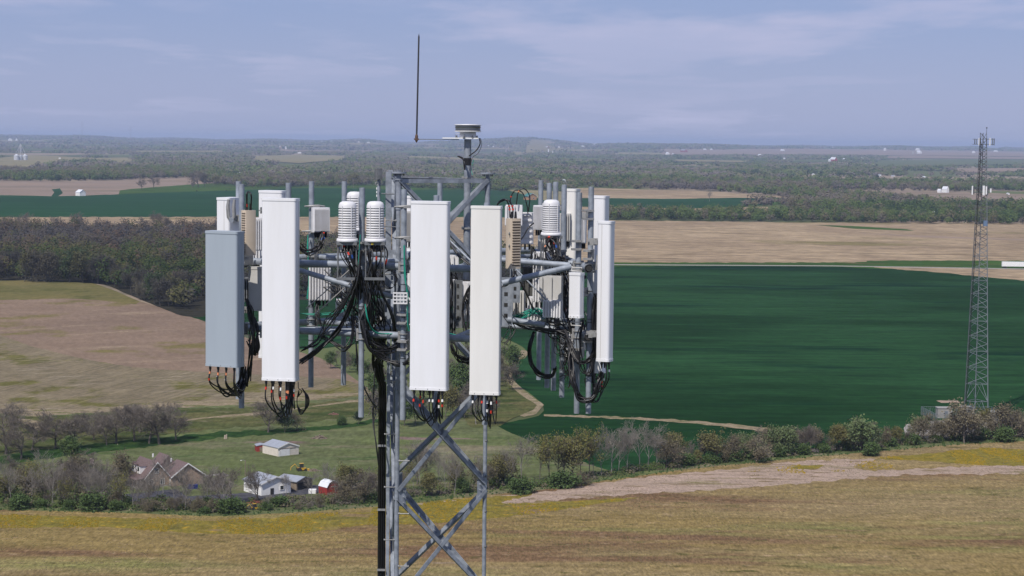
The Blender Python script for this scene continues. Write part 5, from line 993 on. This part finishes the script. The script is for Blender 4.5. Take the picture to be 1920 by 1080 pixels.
# ---------------------------------------------------------------- radios
def dev(name, label, px, py, D, az=0, cat='radio', tilt=0):
    p = P(px, py, D); r = empty(name, p, R(az), label, cat)
    return r
def conns(r, w, z, n, y=0, m=CAB, ln=.08):
    for k in range(n): q = MB(); x = -w/2+w*(k+.5)/n; q.tube([(x, y, z), (x, y, z-ln)], .014, 8); q.build('connector', m, r)
def finned(label, px, py, D, w, d, h, az, m=RLW, nf=14, vert=True, nc=5, side=None, bracket=True, name='radio_unit', fd=.03):
    """box radio: (px,py) is the top centre"""
    r = dev(name, label, px, py, D, az); extr(rrect(w, d-fd, .012, 2), -h, 0).build('body', m, r)
    f = MB()
    for k in range(nf):
        if vert: x = -w/2+.015+(w-.03)*k/(nf-1); f.box((x, -d/2-.001, -h/2), (w/nf*.42, fd, h-.03))
        else: z = -.03-(h-.06)*k/(nf-1); f.box((0, -d/2-.001, z), (w-.03, fd, h/nf*.42))
    f.build('cooling_fins', m, r); conns(r, w*.8, -h, nc, 0)
    if bracket: q = MB(); q.box((0, d/2+.03, -.06), (w*.5, .09, .03)); q.box((0, d/2+.03, -h+.06), (w*.5, .09, .03)); q.build('bracket', CAST, r)
    return r
def shroud(label, px, py, D, rad, h, az=0):
    r = dev('finned_cylinder', label, px, py, D, az)
    m = MB(); pr = [(.002, 0), (rad*.55, -.004), (rad*.82, -.02), (rad*.93, -.05), (rad*.955, -.075)]; m.lathe(pr, (0, 0, 0), 30); m.build('dome', RLW, r)
    nf = 13; b = MB(); b.lathe([(rad*.90, -.07), (rad*.93, -h)], (0, 0, 0), 30); b.build('core', LGR, r)
    f = MB()
    for k in range(nf):
        z = -.085-(h-.10)*k/(nf-1); rr = rad*(.955+.045*k/nf); f.lathe([(rad*.88, z+.010), (rr, z+.009), (rr+.002, z), (rr, z-.009), (rad*.88, z-.010)], (0, 0, 0), 30)
    f.build('fin_rings', RLW, r)
    for a in (R(-60), R(-120), R(30), R(150)): q = MB(); q.box((rad*1.0*math.cos(a), rad*1.0*math.sin(a), -h*.55), (.008, .008, h*.86)); q.build('rib', RLW, r)
    m = MB(); m.lathe([(.01, -h), (rad*1.12, -h), (rad*1.18, -h-.03), (rad*1.16, -h-.045), (.01, -h-.045)], (0, 0, 0), 30); m.build('base_flange', RLW, r)
    m = MB(); m.box((0, 0, -h-.065), (rad*2.2, rad*1.7, .04)); 
    for x in (-rad, rad): m.box((x, -.05, -h-.30), (.012, .012, .46)); m.box((x, .06, -h-.25), (.01, .05, .35))
    m.box((0, -.05, -h-.53), (rad*2.2, .03, .035)); m.build('cradle', GALD, r)
    for k in range(6): q = MB(); x = -.08+.032*k; y = -.04+.05*(k % 2); q.tube([(x, y, -h-.08), (x, y, -h-.17)], .015, 8); q.build('connector', CAB if k % 5 else LGR, r)
    return r
shroud('white finned cylinder, nearest left one beside the thick pipe', 651.5, 377, 26.15, .122, .49); shroud('white finned cylinder half hidden behind the near left one', 665, 359, 27.6, .115, .50)
shroud('white finned cylinder with a yellow label, right of the thick pipe', 704, 377, 26.15, .122, .49); shroud('white finned cylinder at the right frame beside the grey pipes', 1034, 374, 27.3, .122, .45, 15)
r = [o for o in bpy.data.objects if 'yellow label' in str(o.get('label', ''))][0]; q = MB(); q.box((-.03, -.115, -.555), (.03, .004, .026)); q.build('warning_label', YLB, r)
finned('white ribbed radio box on the pipe between the bright white antenna and the cylinders', 601, 389, 27.75, .24, .15, .34, 22, nc=7)
finned('tall white ribbed radio hanging below the left frame pipes', 600, 491, 28.0, .31, .16, .54, 6, nf=8, nc=5)
def louvre(label, px, py, D, w, d, h, az, side):
    r = dev('louvred_radio', label, px, py, D, az); extr(rrect(w, d, .008, 2), -h, 0).build('body', BEI, r)
    q = MB(); s = MB()
    nf = 17
    for k in range(nf):
        z = -.045-(h-.09)*k/(nf-1)
        if side == 'front': q.box((0, -d/2-.001, z), (w*.74, .004, .014)); s.box((0, -d/2-.006, z+.014), (w*.8, .014, .010))
        else: q.box((-w/2-.001, -.01, z), (.004, d*.7, .012)); s.box((-w/2-.005, -.01, z+.013), (.012, d*.74, .010))
    q.build('louvre_slots', SLOT, r); s.build('louvre_slats', BEI, r)
    for x in (-.03, .03): c = MB(); c.tube([(x, 0, 0), (x, 0, .09)], [.02, .013], 8); c.build('connector', CAB, r)
    return r
lv = louvre('beige louvred radio right of the creamy antenna', 963, 409.5, 26.0, .155, .135, .655, 33, 'front')
for z in (-.18, -.34): q = MB(); q.tube([(-.078, -.03, z), (-.10, -.05, z), (-.10, -.05, z-.03), (-.078, -.03, z-.03)], .007, 6); q.build('latch', CAST, lv)
louvre('beige louvred radio behind the grey antenna', 466, 394, 26.6, .155, .14, .60, 34, 'side')
finned('white radio housing right behind the left beige louvred radio', 486, 408, 27.2, .12, .12, .45, 10, nf=4, nc=0)
finned('white finned radio with bolts, left of the right-hand finned cylinder', 1012, 385, 27.8, .15, .16, .34, -20, nf=8, nc=4)
r = finned('white slotted panel radio right of the beige louvred radio', 985, 398, 28.2, .235, .10, .45, -8, nf=6, vert=False, nc=3)
finned('white flat radio top above the white slotted panel', 964, 384, 28.0, .24, .10, .30, -6, nf=3, nc=2)
finned('white ribbed radio in the right frame behind the diagonal brace', 1015.5, 472, 27.6, .22, .14, .70, -12, nf=6, nc=3)
r = finned('cream and white radio with raised corner panels below the diagonal brace', 1035, 517, 26.9, .29, .16, .36, -14, m=LGR, nf=3, nc=0)
finned('white radio with black stripes under the cream one', 1037, 562, 26.85, .26, .14, .24, -14, m=RLW, nf=7, nc=4)
finned('grey ribbed radio between the tower pipes and the middle antenna', 762, 396, 27.0, .15, .14, .42, 0, m=LGR, nf=9, nc=3)
finned('white radio box between the middle and creamy antennas, upper one', 850, 478, 28.2, .16, .12, .16, 0, nf=3, nc=0); finned('white radio box between the middle and creamy antennas, lower left', 847, 524, 27.8, .13, .12, .30, 0, nf=3, nc=2)
finned('white radio box with a seam between the middle and creamy antennas, lower right', 877, 528, 27.7, .20, .12, .56, 0, nf=3, nc=3)
finned('grey radio in the shade right of the creamy antenna', 972, 545, 28.4, .20, .12, .34, -10, m=LGR, nf=5, nc=3); finned('dark-backed radio beside the tall white ribbed one at the right', 990, 500, 28.6, .16, .1, .52, 0, m=mat('dark_housing', (.09, .09, .085), .6), nf=3, nc=4)
finned('white radio behind the splice plate, below the third finned cylinder', 722, 560, 28.6, .22, .12, .5, 0, m=LGR, nf=4, nc=4)
finned('small white unit hanging at the bottom of the right frame', 1068.5, 626, 27.0, .09, .07, .22, 0, nf=3, nc=0)
for lab, px, py, D, w, h, mm, nf in (('small grey radio low behind the lattice right of the creamy antenna', 956, 560, 28.3, .16, .26, LGR, 4), ('white boxy radio behind the diagonal brace at the right frame', 1002, 556, 28.2, .20, .34, RLW, 5), ('narrow white radio between the right frame pipes', 1061, 520, 28.0, .12, .5, RLW, 4),
   ('grey radio above the right frame pipe behind the cylinder', 1060, 400, 28.6, .16, .40, LGR, 6), ('white flat radio behind the left beige radio', 479, 452, 27.6, .16, .30, RLW, 4), ('dark radio in the gap right of the grey antenna', 470, 520, 27.5, .16, .34, GALD, 5),
   ('white ribbed radio low between the right frame pipes', 1044, 470, 28.4, .15, .40, RLW, 6), ('grey radio under the right-hand finned cylinder', 1022, 450, 28.6, .20, .32, LGR, 5), ('pale radio hanging under the short white panel', 1090, 610, 27.2, .12, .34, LGR, 5), ('white radio between the two tallest right-hand antennas', 1092, 400, 28.2, .12, .42, RLW, 5),
   ('white radio low on the rear left frame', 640, 560, 28.6, .16, .30, RLW, 5), ('grey radio behind the second finned cylinder', 686, 470, 28.2, .20, .36, LGR, 6)):
    finned(lab, px, py, D, w, .12, h, random.uniform(-15, 15), m=mm, nf=nf, nc=4)
for px, D, py in ((1103, 26.5, 470), (1103, 26.5, 625), (1081, 26.7, 655), (1053, 27.85, 470), (1103, 26.5, 395), (1037.5, 28.65, 420), (677, 26.24, 455), (583, 28.05, 480), (644, 28.55, 470), (755, 26.05, 590), (755, 26.05, 640), (453, 26.9, 480), (1081, 26.7, 452)):
    r = dev('pipe_bracket', 'steel bracket clamped round the %s' % ({1103: 'near right pipe', 1081: 'second right pipe', 1053: 'third right pipe', 1037.5: 'fourth right pipe', 677: 'pipe between the cylinders', 583: 'left rear pipe', 644: 'second rear pipe', 755: 'pipe left of the middle antenna', 453: 'pipe of the grey antenna'}[px],)+', %s' % {470: 'by the frame', 395: 'topmost', 625: 'by the lower frame', 655: 'below the frame', 420: 'high', 455: 'by the cylinders', 480: 'by the frame', 590: 'under the plate', 640: 'lowest', 452: 'high'}[py], px, py, D, random.uniform(-40, 40), 'bracket')
    q = MB(); q.box((0, .0, 0), (.13, .10, .028)); q.box((0, .0, -.11), (.13, .10, .028)); q.box((.05, .08, -.055), (.02, .16, .14)); q.tube([(-.055, -.06, 0), (-.055, .09, 0)], .007, 6); q.tube([(.055, -.06, -.11), (.055, .09, -.11)], .007, 6); q.build('clamp', CAST, r)
# channel bracket between A3 and A4, and bracket right of A4
for nm, px, py, D, w, h, lab in (('mounting_channel', 859, 525, 27.2, .10, .66, 'perforated grey channel bracket between the middle and creamy antennas'), ('mounting_channel', 949, 520, 27.0, .16, .66, 'wide slotted grey bracket just right of the creamy antenna'), ('mounting_channel', 966, 500, 27.5, .12, .50, 'grey steel channel below the right beige louvred radio')):
    r = dev(nm, lab, px, py, D, 0, 'bracket'); q = MB(); q.box((0, 0, -h/2), (w, .02, h)); q.box((-w/2-.006, -.025, -h/2), (.012, .07, h)); q.box((w/2+.006, -.025, -h/2), (.012, .07, h)); q.build('channel', GALD if px < 900 else GAL, r)
    q = MB()
    for k in range(4): q.box((0, -.012, -.08-k*h/4.5), (w*.3, .005, .05))
    q.build('slots', SHAD, r)
r = dev('bus_bar', 'white perforated connector plate on the pipe left of the middle antenna', 750.5, 548, 25.95, -5, 'connector plate'); q = MB()
for z in (-.01, -.055, -.10, -.145): q.box((0, 0, z), (.19, .02, .018))
for k in range(5): q.box((-.09+.045*k, .001, -.078), (.012, .018, .14))
q.build('plate', RLW, r)
r = dev('junction_box', 'small grey box on a post at the top left of the lattice tower', 709.5, 316, 27.7, 25, 'box'); extr(rrect(.085, .09, .004, 2), -.15, 0).build('body', GALD, r); q = MB(); q.tube([(.02, .03, -.15), (.02, .03, -.62)], .024, 8); q.build('post', GALP, r)
q = MB(); q.tube(catmull([(-.045+.022*math.cos(a), -.06, -.21+.022*math.sin(a)) for a in [k*.63 for k in range(11)]], 2), .006, 6); q.build('ring', CAST, r)
for k in range(3): q = MB(); q.tube([(-.045, -.06, -.26-k*.05), (-.045, -.06, -.29-k*.05)], .008, 6); q.build('chain_link', WHT, r)
# splayed clamps on upper mid pipes
for px, py, D in ((760, 388, 26.1), (760, 446, 26.1), (590, 387, 28.05), (585, 434, 28.05)):
    r = dev('pipe_clamp', 'cast clamp arms gripping the %s at %s level' % ('pipe beside the middle antenna' if px > 700 else 'pipe of the white ribbed radio', 'upper' if py < 400 else 'lower'), px, py, D, 0, 'clamp'); q = MB(); q.tube([(-.14, 0, 0), (-.04, -.03, .004), (.05, -.03, .01), (.14, .02, .0)], [.012, .02, .02, .014], 6); q.tube([(-.13, .06, 0), (.1, .08, 0)], .008, 6); q.box((.03, -.02, 0), (.10, .06, .03)); q.build('arms', CAST, r)
# bracket arms on A6 and A8
r = dev('tilt_bracket', 'curved steel tilt bracket on the back of the antenna behind the grey one', 434, 374, 27.2, 0, 'bracket')
for x in (-.04, .04): q = MB(); q.tube([(x, 0, 0), (x-.01, 0, -.1), (x, 0, -.24), (0, 0, -.30)], [.018, .026, .026, .022], 8); q.build('arm', CAST, r)
q = MB(); q.tube([(0, -.03, -.28), (0, .03, -.28)], .036, 12); q.build('pivot', GAL, r)
r = dev('tilt_bracket', 'steel tilt bracket between the tall white and the slim lowest antenna', 1122, 478, 26.4, 0, 'bracket')
for x in (-.015, .02): q = MB(); q.tube([(x, 0, 0), (x, 0, -.1), (x-.01, 0, -.2)], [.014, .02, .016], 6); q.build('arm', CAST, r)
# ---------------------------------------------------------------- cables
NC = [0]
def cable(pts, r=.0075, m=CAB, label='', group=None, cat='cable', bands=None, k=6, n=6):
    w = catmull([P(*p) if not isinstance(p, Vector) else p for p in pts], k); o0 = w[0]
    q = MB(); q.tube([p-o0 for p in w], r, n, caps=False); o = q.build('ground_wire' if m is CABG else ('steel_wire' if m is CABS else 'cable'), m, None, o0); tag(o, label, cat, group or label)
    for i, bm in (bands or []):
        i = min(i, len(w)-2); q = MB(); q.tube([w[i]-o0, w[i+1]-o0], r*1.35, 7); q.build('marking_tape', bm, o)
    NC[0] += 1; return o
def jig(pts, s, sd=.05):
    return [(a+random.uniform(-s, s), b+random.uniform(-s, s), c+random.uniform(-sd, sd)) for a, b, c in pts]
def bunch(n, pts, s, label, r=(.006, .011), m=CAB, fix=1, sd=.06, bands=False, k=6, stuff=False):
    if stuff:
        q_ = MB(); o0 = P(*pts[0])
        for i in range(n): w = catmull([P(*p) for p in jig(pts, s, sd)], k); q_.tube([p-o0 for p in w], random.uniform(*r), 6, caps=False)
        tag(q_.build('cable_tangle', m, None, o0), label, 'cable tangle', kind='stuff'); return
    for i in range(n):
        q = jig(pts, s, sd); q[0] = (pts[0][0]+random.uniform(-s, s)*.6, pts[0][1], pts[0][2]+random.uniform(-.03, .03))
        b = [(random.randint(1, 7), random.choice([REDT, REDT, ORT, WHT, BLT]))] if bands and random.random() < .5 else None
        cable(q, random.uniform(*r), CABD if m is CAB and random.random() < .35 else m, label, bands=b, k=k)
def drop(key, where, tx, ty, tD, sag, bands=True, every=1, colr=(REDT, WHT)):
    for i, c in enumerate(ANT[key][::every]):
        p = Vector(c); t = P(tx+random.uniform(-4, 4), ty+random.uniform(-6, 10), tD); s = sag*random.uniform(.75, 1.15)
        low = Vector(((p.x*.55+t.x*.45), (p.y+t.y)/2, p.z-s)); pts = [p+Vector((0, 0, .04)), p+Vector((0, 0, -s*.45)), low+Vector((random.uniform(-.03, .03), 0, .02)), Vector((t.x*.8+p.x*.2, t.y, p.z-s*.62)), t]
        b = [(random.choice([1, 2]), random.choice(colr))]+([(4, random.choice([WHT, REDT]))] if random.random() < .35 else []) if bands and random.random() < .8 else None
        cable(pts, random.uniform(.0075, .011), CAB, 'black jumper cable looping under the %s' % where, bands=b)
drop('A1', 'slate grey antenna', 457, 690, 26.9, .36, colr=(ORT, WHT)); drop('A1', 'slate grey antenna', 462, 700, 26.9, .33, False)
drop('A2', 'big bright white antenna', 545, 716, 26.5, .40, colr=(REDT, WHT, ORT)); drop('A3', 'middle white antenna', 822, 740, 25.8, .38); drop('A4', 'creamy antenna', 920, 742, 25.8, .36)
drop('A7', 'slim lowest antenna', 1118, 700, 26.6, .34, every=2); drop('A8', 'tall white right antenna', 1100, 700, 27.2, .30, every=1); drop('A9', 'tall white antenna behind the grey pipes', 1070, 690, 28, .3, False, 2)
# coil below A2
for k in range(5): cx_, cy_ = 565+k*.8, 752; rx, ry = 8+k*.9, 25-k*2; cable([(cx_+rx*math.cos(a), cy_+ry*math.sin(a), 26.3+.01*k) for a in [j*.7-1.5 for j in range(9)]], .006, CAB, 'thin black cable coiled in a hanging loop right of the bright white antenna', 'turns of the hanging coil')
cable([(559, 716, 26.4), (560, 728, 26.3), (566, 734, 26.3), (558, 745, 26.3)], .006, CAB, 'short black tail tying the coiled cable up')
# behind grey antenna
bunch(9, [(462, 560, 26.75), (470, 590, 26.7), (473, 630, 26.7), (470, 680, 26.75), (464, 720, 26.8)], 6, 'black cable hanging in the bundle behind the grey antenna')
bunch(9, [(468, 585, 27), (478, 610, 26.9), (482, 650, 26.9), (475, 662, 26.9), (468, 640, 26.9)], 6, 'black cable looping in the gap between the grey and bright white antennas')
bunch(3, [(463, 392, 26.6), (463, 366, 26.5), (467, 360, 26.5), (471, 368, 26.5), (470, 392, 26.6)], 1, 'black cable arching over the left beige radio', bands=True)
# radio on the 583 pipe
bunch(9, [(604, 432, 27.7), (603, 450, 27.6), (592, 466, 27.6), (575, 473, 27.3), (563, 462, 27.2)], 6, 'black cable hanging from the ribbed radio on the left pipe', bands=True, r=(.006, .010))
bunch(3, [(578, 440, 28), (577, 470, 28), (579, 520, 28), (576, 560, 28)], 1.5, 'green ground wire running down beside the left pipes', m=CABG, r=(.005, .006))
bunch(6, [(596, 562, 28), (598, 590, 27.9), (600, 620, 27.9)], 9, 'black cable hanging below the tall ribbed radio', r=(.007, .009))
# bundles under cylinders, running to the tower
for x0 in (640, 648, 656, 664, 692, 700, 708, 716):
    bunch(2, [(x0, 455, 26.15), (x0+3, 480, 26.1), ((x0+690)/2, 530, 26.2), ((x0+690*2)/3, 585, 26.4), (700, 625, 26.8), (722, 660, 27.2)], 8, 'black cable in the tangle between the finned cylinders and the tower', bands=True, r=(.006, .011))
bunch(10, [(664, 470, 26.2), (668, 520, 26.2), (655, 575, 26.4), (630, 625, 26.6), (600, 655, 26.6), (562, 678, 26.6)], 5, 'black cable in the diagonal bundle running down left to the bright white antenna', r=(.008, .012))
bunch(6, [(676, 470, 26.1), (668, 530, 26.1), (640, 575, 26.3), (615, 605, 26.5), (596, 640, 26.6), (566, 655, 26.7)], 7, 'black cable slanting across the left frame', r=(.006, .010))
bunch(12, [(676, 580, 26.2), (684, 625, 26.2), (705, 650, 26.3), (735, 655, 26.4), (756, 640, 26.6)], 7, 'black cable sagging from the thick pipe to the tower', r=(.006, .010))
bunch(6, [(680, 600, 26.1), (690, 650, 26.1), (715, 668, 26.2), (745, 682, 26.2), (768, 680, 26.0)], 5, 'black cable in the long loop under the frame left of the tower', r=(.007, .010))
bunch(8, [(660, 590, 26.5), (662, 630, 26.5), (650, 655, 26.5), (632, 650, 26.6), (605, 630, 26.7)], 6, 'black cable looping under the left end of the frame', r=(.006, .009))
bunch(4, [(688, 470, 26.2), (700, 510, 26.2), (715, 550, 26.3), (735, 590, 26.6), (742, 640, 26.8)], 3, 'thick black cable crossing in front of the tower rail', r=(.011, .014))
bunch(7, [(672, 500, 26.15), (690, 560, 26.2), (680, 600, 26.2), (695, 640, 26.5), (716, 680, 27.2)], 8, 'black cable hanging left of the tower rail', r=(.006, .010))
bunch(16, [(664, 480, 26.6), (680, 530, 26.7), (700, 575, 26.8), (715, 620, 27.0), (722, 665, 27.2)], 20, 'dense tangle of thin black cables left of the tower rail', r=(.006, .011), sd=.2, stuff=True)
bunch(14, [(625, 520, 27.2), (650, 560, 27.0), (668, 600, 26.9), (700, 640, 27.0)], 20, 'loose tangle of black cables between the left radio and the tower', r=(.005, .009), sd=.2, stuff=True)
for k in range(4): cable([(729+13*math.cos(a)+k, 525+17*math.sin(a)-k, 26.9) for a in [j*.7 for j in range(10)]], .004, CAB, 'thin black cable coiled beside the tower rail under the splice plate', 'turns of the small coil')
bunch(2, [(676, 440, 26.1), (672, 500, 26.1), (668, 530, 26.2)], 1.5, 'green ground wire on the thick pipe', m=CABG, r=(.005, .006)); bunch(2, [(684, 570, 26.1), (690, 600, 26.1), (705, 622, 26.2), (742, 626, 26.4)], 2, 'green ground wire sweeping from the thick pipe to the tower', m=CABG, r=(.006, .007))
bunch(3, [(758, 460, 26), (759, 520, 26), (763, 545, 26), (764, 600, 26), (768, 620, 26)], 2, 'green ground wire on the pipe left of the middle antenna', m=CABG, r=(.005, .006)); bunch(2, [(595, 617, 26.8), (630, 621, 26.7), (668, 622, 26.6)], 2, 'green ground wire lying on the left frame pipe', m=CABG, r=(.005, .006)); bunch(3, [(560, 588, 28), (600, 589, 28), (640, 584, 28), (651, 570, 28), (648, 555, 28)], 2, 'green ground wire on the rear left frame', m=CABG, r=(.004, .005))
bunch(2, [(625, 590, 28), (668, 520, 27), (690, 510, 27)], 2, 'pale steel wire crossing the left frame', m=CABS, r=(.004, .005))
# between the middle and creamy antennas
bunch(12, [(846, 630, 26.6), (852, 655, 26.6), (868, 675, 26.6), (884, 676, 26.6), (896, 660, 26.7)], 8, 'black cable sagging between the middle and creamy antennas', r=(.006, .009))
bunch(10, [(888, 530, 26.9), (876, 550, 26.9), (872, 590, 26.9), (876, 640, 26.9)], 6, 'black cable hanging above the gap of the middle and creamy antennas', r=(.005, .008)); bunch(10, [(842, 500, 27.3), (852, 520, 27.3), (850, 570, 27.3), (846, 620, 27.2)], 8, 'shaded tangle of black cables right of the middle antenna', r=(.006, .009), stuff=True)
bunch(4, [(840, 450, 26.6), (860, 478, 26.5), (885, 500, 26.4), (900, 520, 26.4)], 2, 'black cable tied along the steel rod between the middle and creamy antennas', r=(.008, .011)); bunch(2, [(842, 625, 26.6), (868, 630, 26.5), (895, 640, 26.4)], 1.5, 'green ground wire between the middle and creamy antennas', m=CABG, r=(.005, .005))
# over and right of A4
for k in range(2): cable([(956+k*6, 408, 26.0), (955+k*6, 388, 26.0), (948+k*4, 374+k, 26.0), (936, 378+k*2, 26.1), (930, 392, 26.3)], .010, CAB, 'black cable arching up from the right beige radio', bands=[(4, REDT), (6, REDT)])
cable([(957, 384, 27.9), (958, 370, 27.9), (966, 357, 27.9), (980, 362, 27.9), (988, 385, 27.9), (990, 402, 27.9)], .009, CAB, 'tall black cable arch above the slotted panel, left one', bands=[(6, REDT)]); cable([(968, 384, 27.9), (972, 360, 27.9), (983, 354, 27.9), (993, 368, 27.9), (991, 396, 27.9)], .009, CAB, 'tall black cable arch above the slotted panel, right one', bands=[(6, ORT)])
cable([(1001, 418, 27.5), (990, 428, 27.5), (980, 445, 27.4), (970, 455, 27.3)], .011, CAB, 'black cable crossing in front of the slotted panel')
bunch(4, [(964, 503, 26.5), (962, 520, 26.5), (950, 532, 26.5), (940, 535, 26.6)], 3, 'black cable dropping from the right beige radio', r=(.008, .01)); bunch(3, [(966, 510, 26.8), (985, 545, 26.9), (1000, 580, 27)], 2, 'black cable slanting behind the diagonal brace', r=(.007, .01)); bunch(5, [(945, 590, 27), (960, 612, 27), (950, 640, 27), (940, 645, 27)], 7, 'black cable at the right edge of the creamy antenna', r=(.005, .008))
bunch(6, [(996, 462, 27.4), (1000, 480, 27.4), (994, 500, 27.4)], 7, 'black cable behind the right-hand finned cylinder', r=(.006, .008))
# under the right cylinder
bunch(16, [(1035, 445, 27.1), (1035, 465, 27.1), (1040, 490, 27.1), (1050, 530, 27.2), (1056, 580, 27.2)], 16, 'black cable hanging below the right-hand finned cylinder', bands=True, r=(.006, .010), sd=.15)
bunch(14, [(955, 600, 27.3), (985, 590, 27.2), (1005, 583, 27.2), (1022, 592, 27.2)], 6, 'heap of green ground wire coiled on the right frame', m=CABG, r=(.004, .006), stuff=True)
bunch(10, [(962, 605, 27.2), (995, 612, 27.1), (1030, 620, 27.0), (1062, 622, 26.9)], 6, 'black cable lying along the lower right frame pipe', r=(.007, .010))
bunch(9, [(1002, 622, 27.6), (993, 650, 27.5), (996, 680, 27.5), (1012, 702, 27.5), (1034, 705, 27.4), (1040, 690, 27.4)], 4, 'black cable in the big hanging loop left of the right pipes', r=(.008, .011))
bunch(12, [(1072, 640, 26.6), (1070, 680, 26.5), (1075, 715, 26.4), (1088, 745, 26.4), (1108, 748, 26.4), (1122, 725, 26.4), (1128, 700, 26.4)], 5, 'black cable in the large loop under the rightmost antennas', r=(.007, .011))
bunch(12, [(1060, 620, 26.8), (1070, 650, 26.6), (1085, 678, 26.5), (1105, 675, 26.5), (1116, 650, 26.5), (1114, 600, 26.5), (1116, 560, 26.5)], 4, 'black cable looping around the right frame end', r=(.006, .010))
bunch(9, [(1116, 550, 26.6), (1118, 600, 26.6), (1115, 650, 26.6), (1110, 700, 26.6), (1118, 735, 26.6)], 4, 'black cable running down beside the slim lowest antenna', r=(.007, .010))
bunch(24, [(1030, 600, 27.2), (1045, 625, 27.1), (1055, 650, 27.0), (1068, 680, 27.0), (1060, 700, 27)], 16, 'tangle of thin black cables under the right-hand radios', r=(.003, .007), sd=.2, stuff=True)
bunch(14, [(1040, 520, 27.6), (1060, 540, 27.4), (1068, 590, 27.2), (1080, 625, 27)], 12, 'black cables crowded behind the short white panel', r=(.006, .010), sd=.15, stuff=True)
bunch(6, [(1052, 560, 27.1), (1060, 600, 27), (1072, 640, 27), (1056, 650, 27)], 8, 'cable with coloured tape under the striped radio', bands=True, r=(.006, .008)); bunch(5, [(1008, 480, 27.6), (1025, 489, 27.3), (1050, 484, 27.2), (1068, 490, 27)], 5, 'black cable on the upper right frame pipe', r=(.006, .009))
bunch(8, [(1050, 480, 27.4), (1062, 520, 27.2), (1075, 560, 27.0), (1098, 600, 26.8), (1102, 640, 26.7)], 9, 'black cables strung between the right-hand pipes', r=(.006, .009), stuff=True)
bunch(6, [(1092, 600, 26.6), (1084, 640, 26.5), (1092, 690, 26.5), (1106, 700, 26.5), (1112, 660, 26.5)], 5, 'black cable hung in an oval loop in front of the near right pipe', r=(.006, .008))
hpipe('right', P(1000, 583, 28.4), P(1095, 612, 27.0), .03, 'diagonal_brace'); hpipe('right', P(1004, 470, 28.6), P(1096, 520, 27.0), .03, 'diagonal_brace')
# beacon leads
cable([(899, 259, 27.8), (900, 270, 27.8), (893, 282, 27.8), (880, 292, 27.75)], .009, CAB, 'thick black lead curving from the beacon to its mast'); cable([(901, 259, 27.8), (903, 272, 27.8), (896, 288, 27.8), (886, 296, 27.75), (880, 320, 27.7)], .004, CAB, 'thin grey lead beside the thick beacon lead'); cable([(888, 300, 27.75), (884, 318, 27.75), (886, 328, 27.7)], .004, CABG, 'short green wire beside the beacon mast')
bunch(3, [(858, 293, 27.75), (868, 298, 27.7), (871, 308, 27.7), (871, 318, 27.7)], 1.5, 'black cable tail taped to the beacon mast', r=(.008, .01))
# trunk bundle down the tower
for k in range(7):
    x = rp2.x-.125+.0135*k; y = 27.5-.03*(k % 2); p0 = P(700+k*4, 640+random.uniform(-10, 10), 27.1); o0 = Vector((x, y, HC-3.4)); q = MB()
    pts = catmull([p0, (p0+o0)/2+Vector((-.05, 0, 0)), o0], 5)+[Vector((x, y, HC-8)), Vector((x, y, HC-40)), Vector((x, y, .5))]; q.tube([p-o0 for p in pts],   .0105 if k % 3 else .014, 8, caps=False); o = q.build('trunk_cable', CAB, None, o0); tag(o, 'thick black feeder cable in the bundle strapped down the left side of the tower', 'cable', 'feeder cables down the tower')
for z in (-4.25, -5.15, -6.0, -7.0): q = MB(); q.box((rp2.x-.085, 27.44, HC+z), (.11, .014, .028)); o = q.build('cable_strap', CAST, None); lab = 'steel strap round the black feeder cables, %s one' % {-4.25: 'uppermost', -5.15: 'middle', -6.0: 'lower', -7.0: 'lowest'}[z]; tag(o, lab, 'strap')
bunch(3, [(703, 690, 27.2), (700, 780, 27.2), (704, 830, 27.2), (709, 870, 27.3)], 2, 'loose black cable bowing out left of the feeder bundle', r=(.007, .009)); bunch(2, [(668, 640, 26.4), (674, 700, 26.5), (690, 745, 26.9), (706, 765, 27.2)], 2, 'black cable swinging from the frame to the feeder bundle', r=(.008, .01))
for k in range(22):
    x, y = random.choice([(677, 26.24), (755, 26.06), (583, 28.06), (1103, 26.5)]); z = random.uniform(-2.9, -1.4)
    if x not in PX: continue
    b = PX[x]; q = MB(); q.tube([(b[0], b[1], HC+z-.004), (b[0], b[1], HC+z+.004)], .0405, 12, caps=False); o = q.build('cable_tie', CAB, None); tag(o, 'black cable tie around the %s' % {677: 'thick pipe between the cylinders', 755: 'pipe left of the middle antenna', 583: 'left rear pipe', 1103: 'near right pipe'}[x], 'cable tie', 'cable ties on the %s' % {677: 'thick pipe', 755: 'middle pipe', 583: 'left rear pipe', 1103: 'right pipe'}[x])
print('cables', NC[0], 'objects', len(bpy.data.objects))
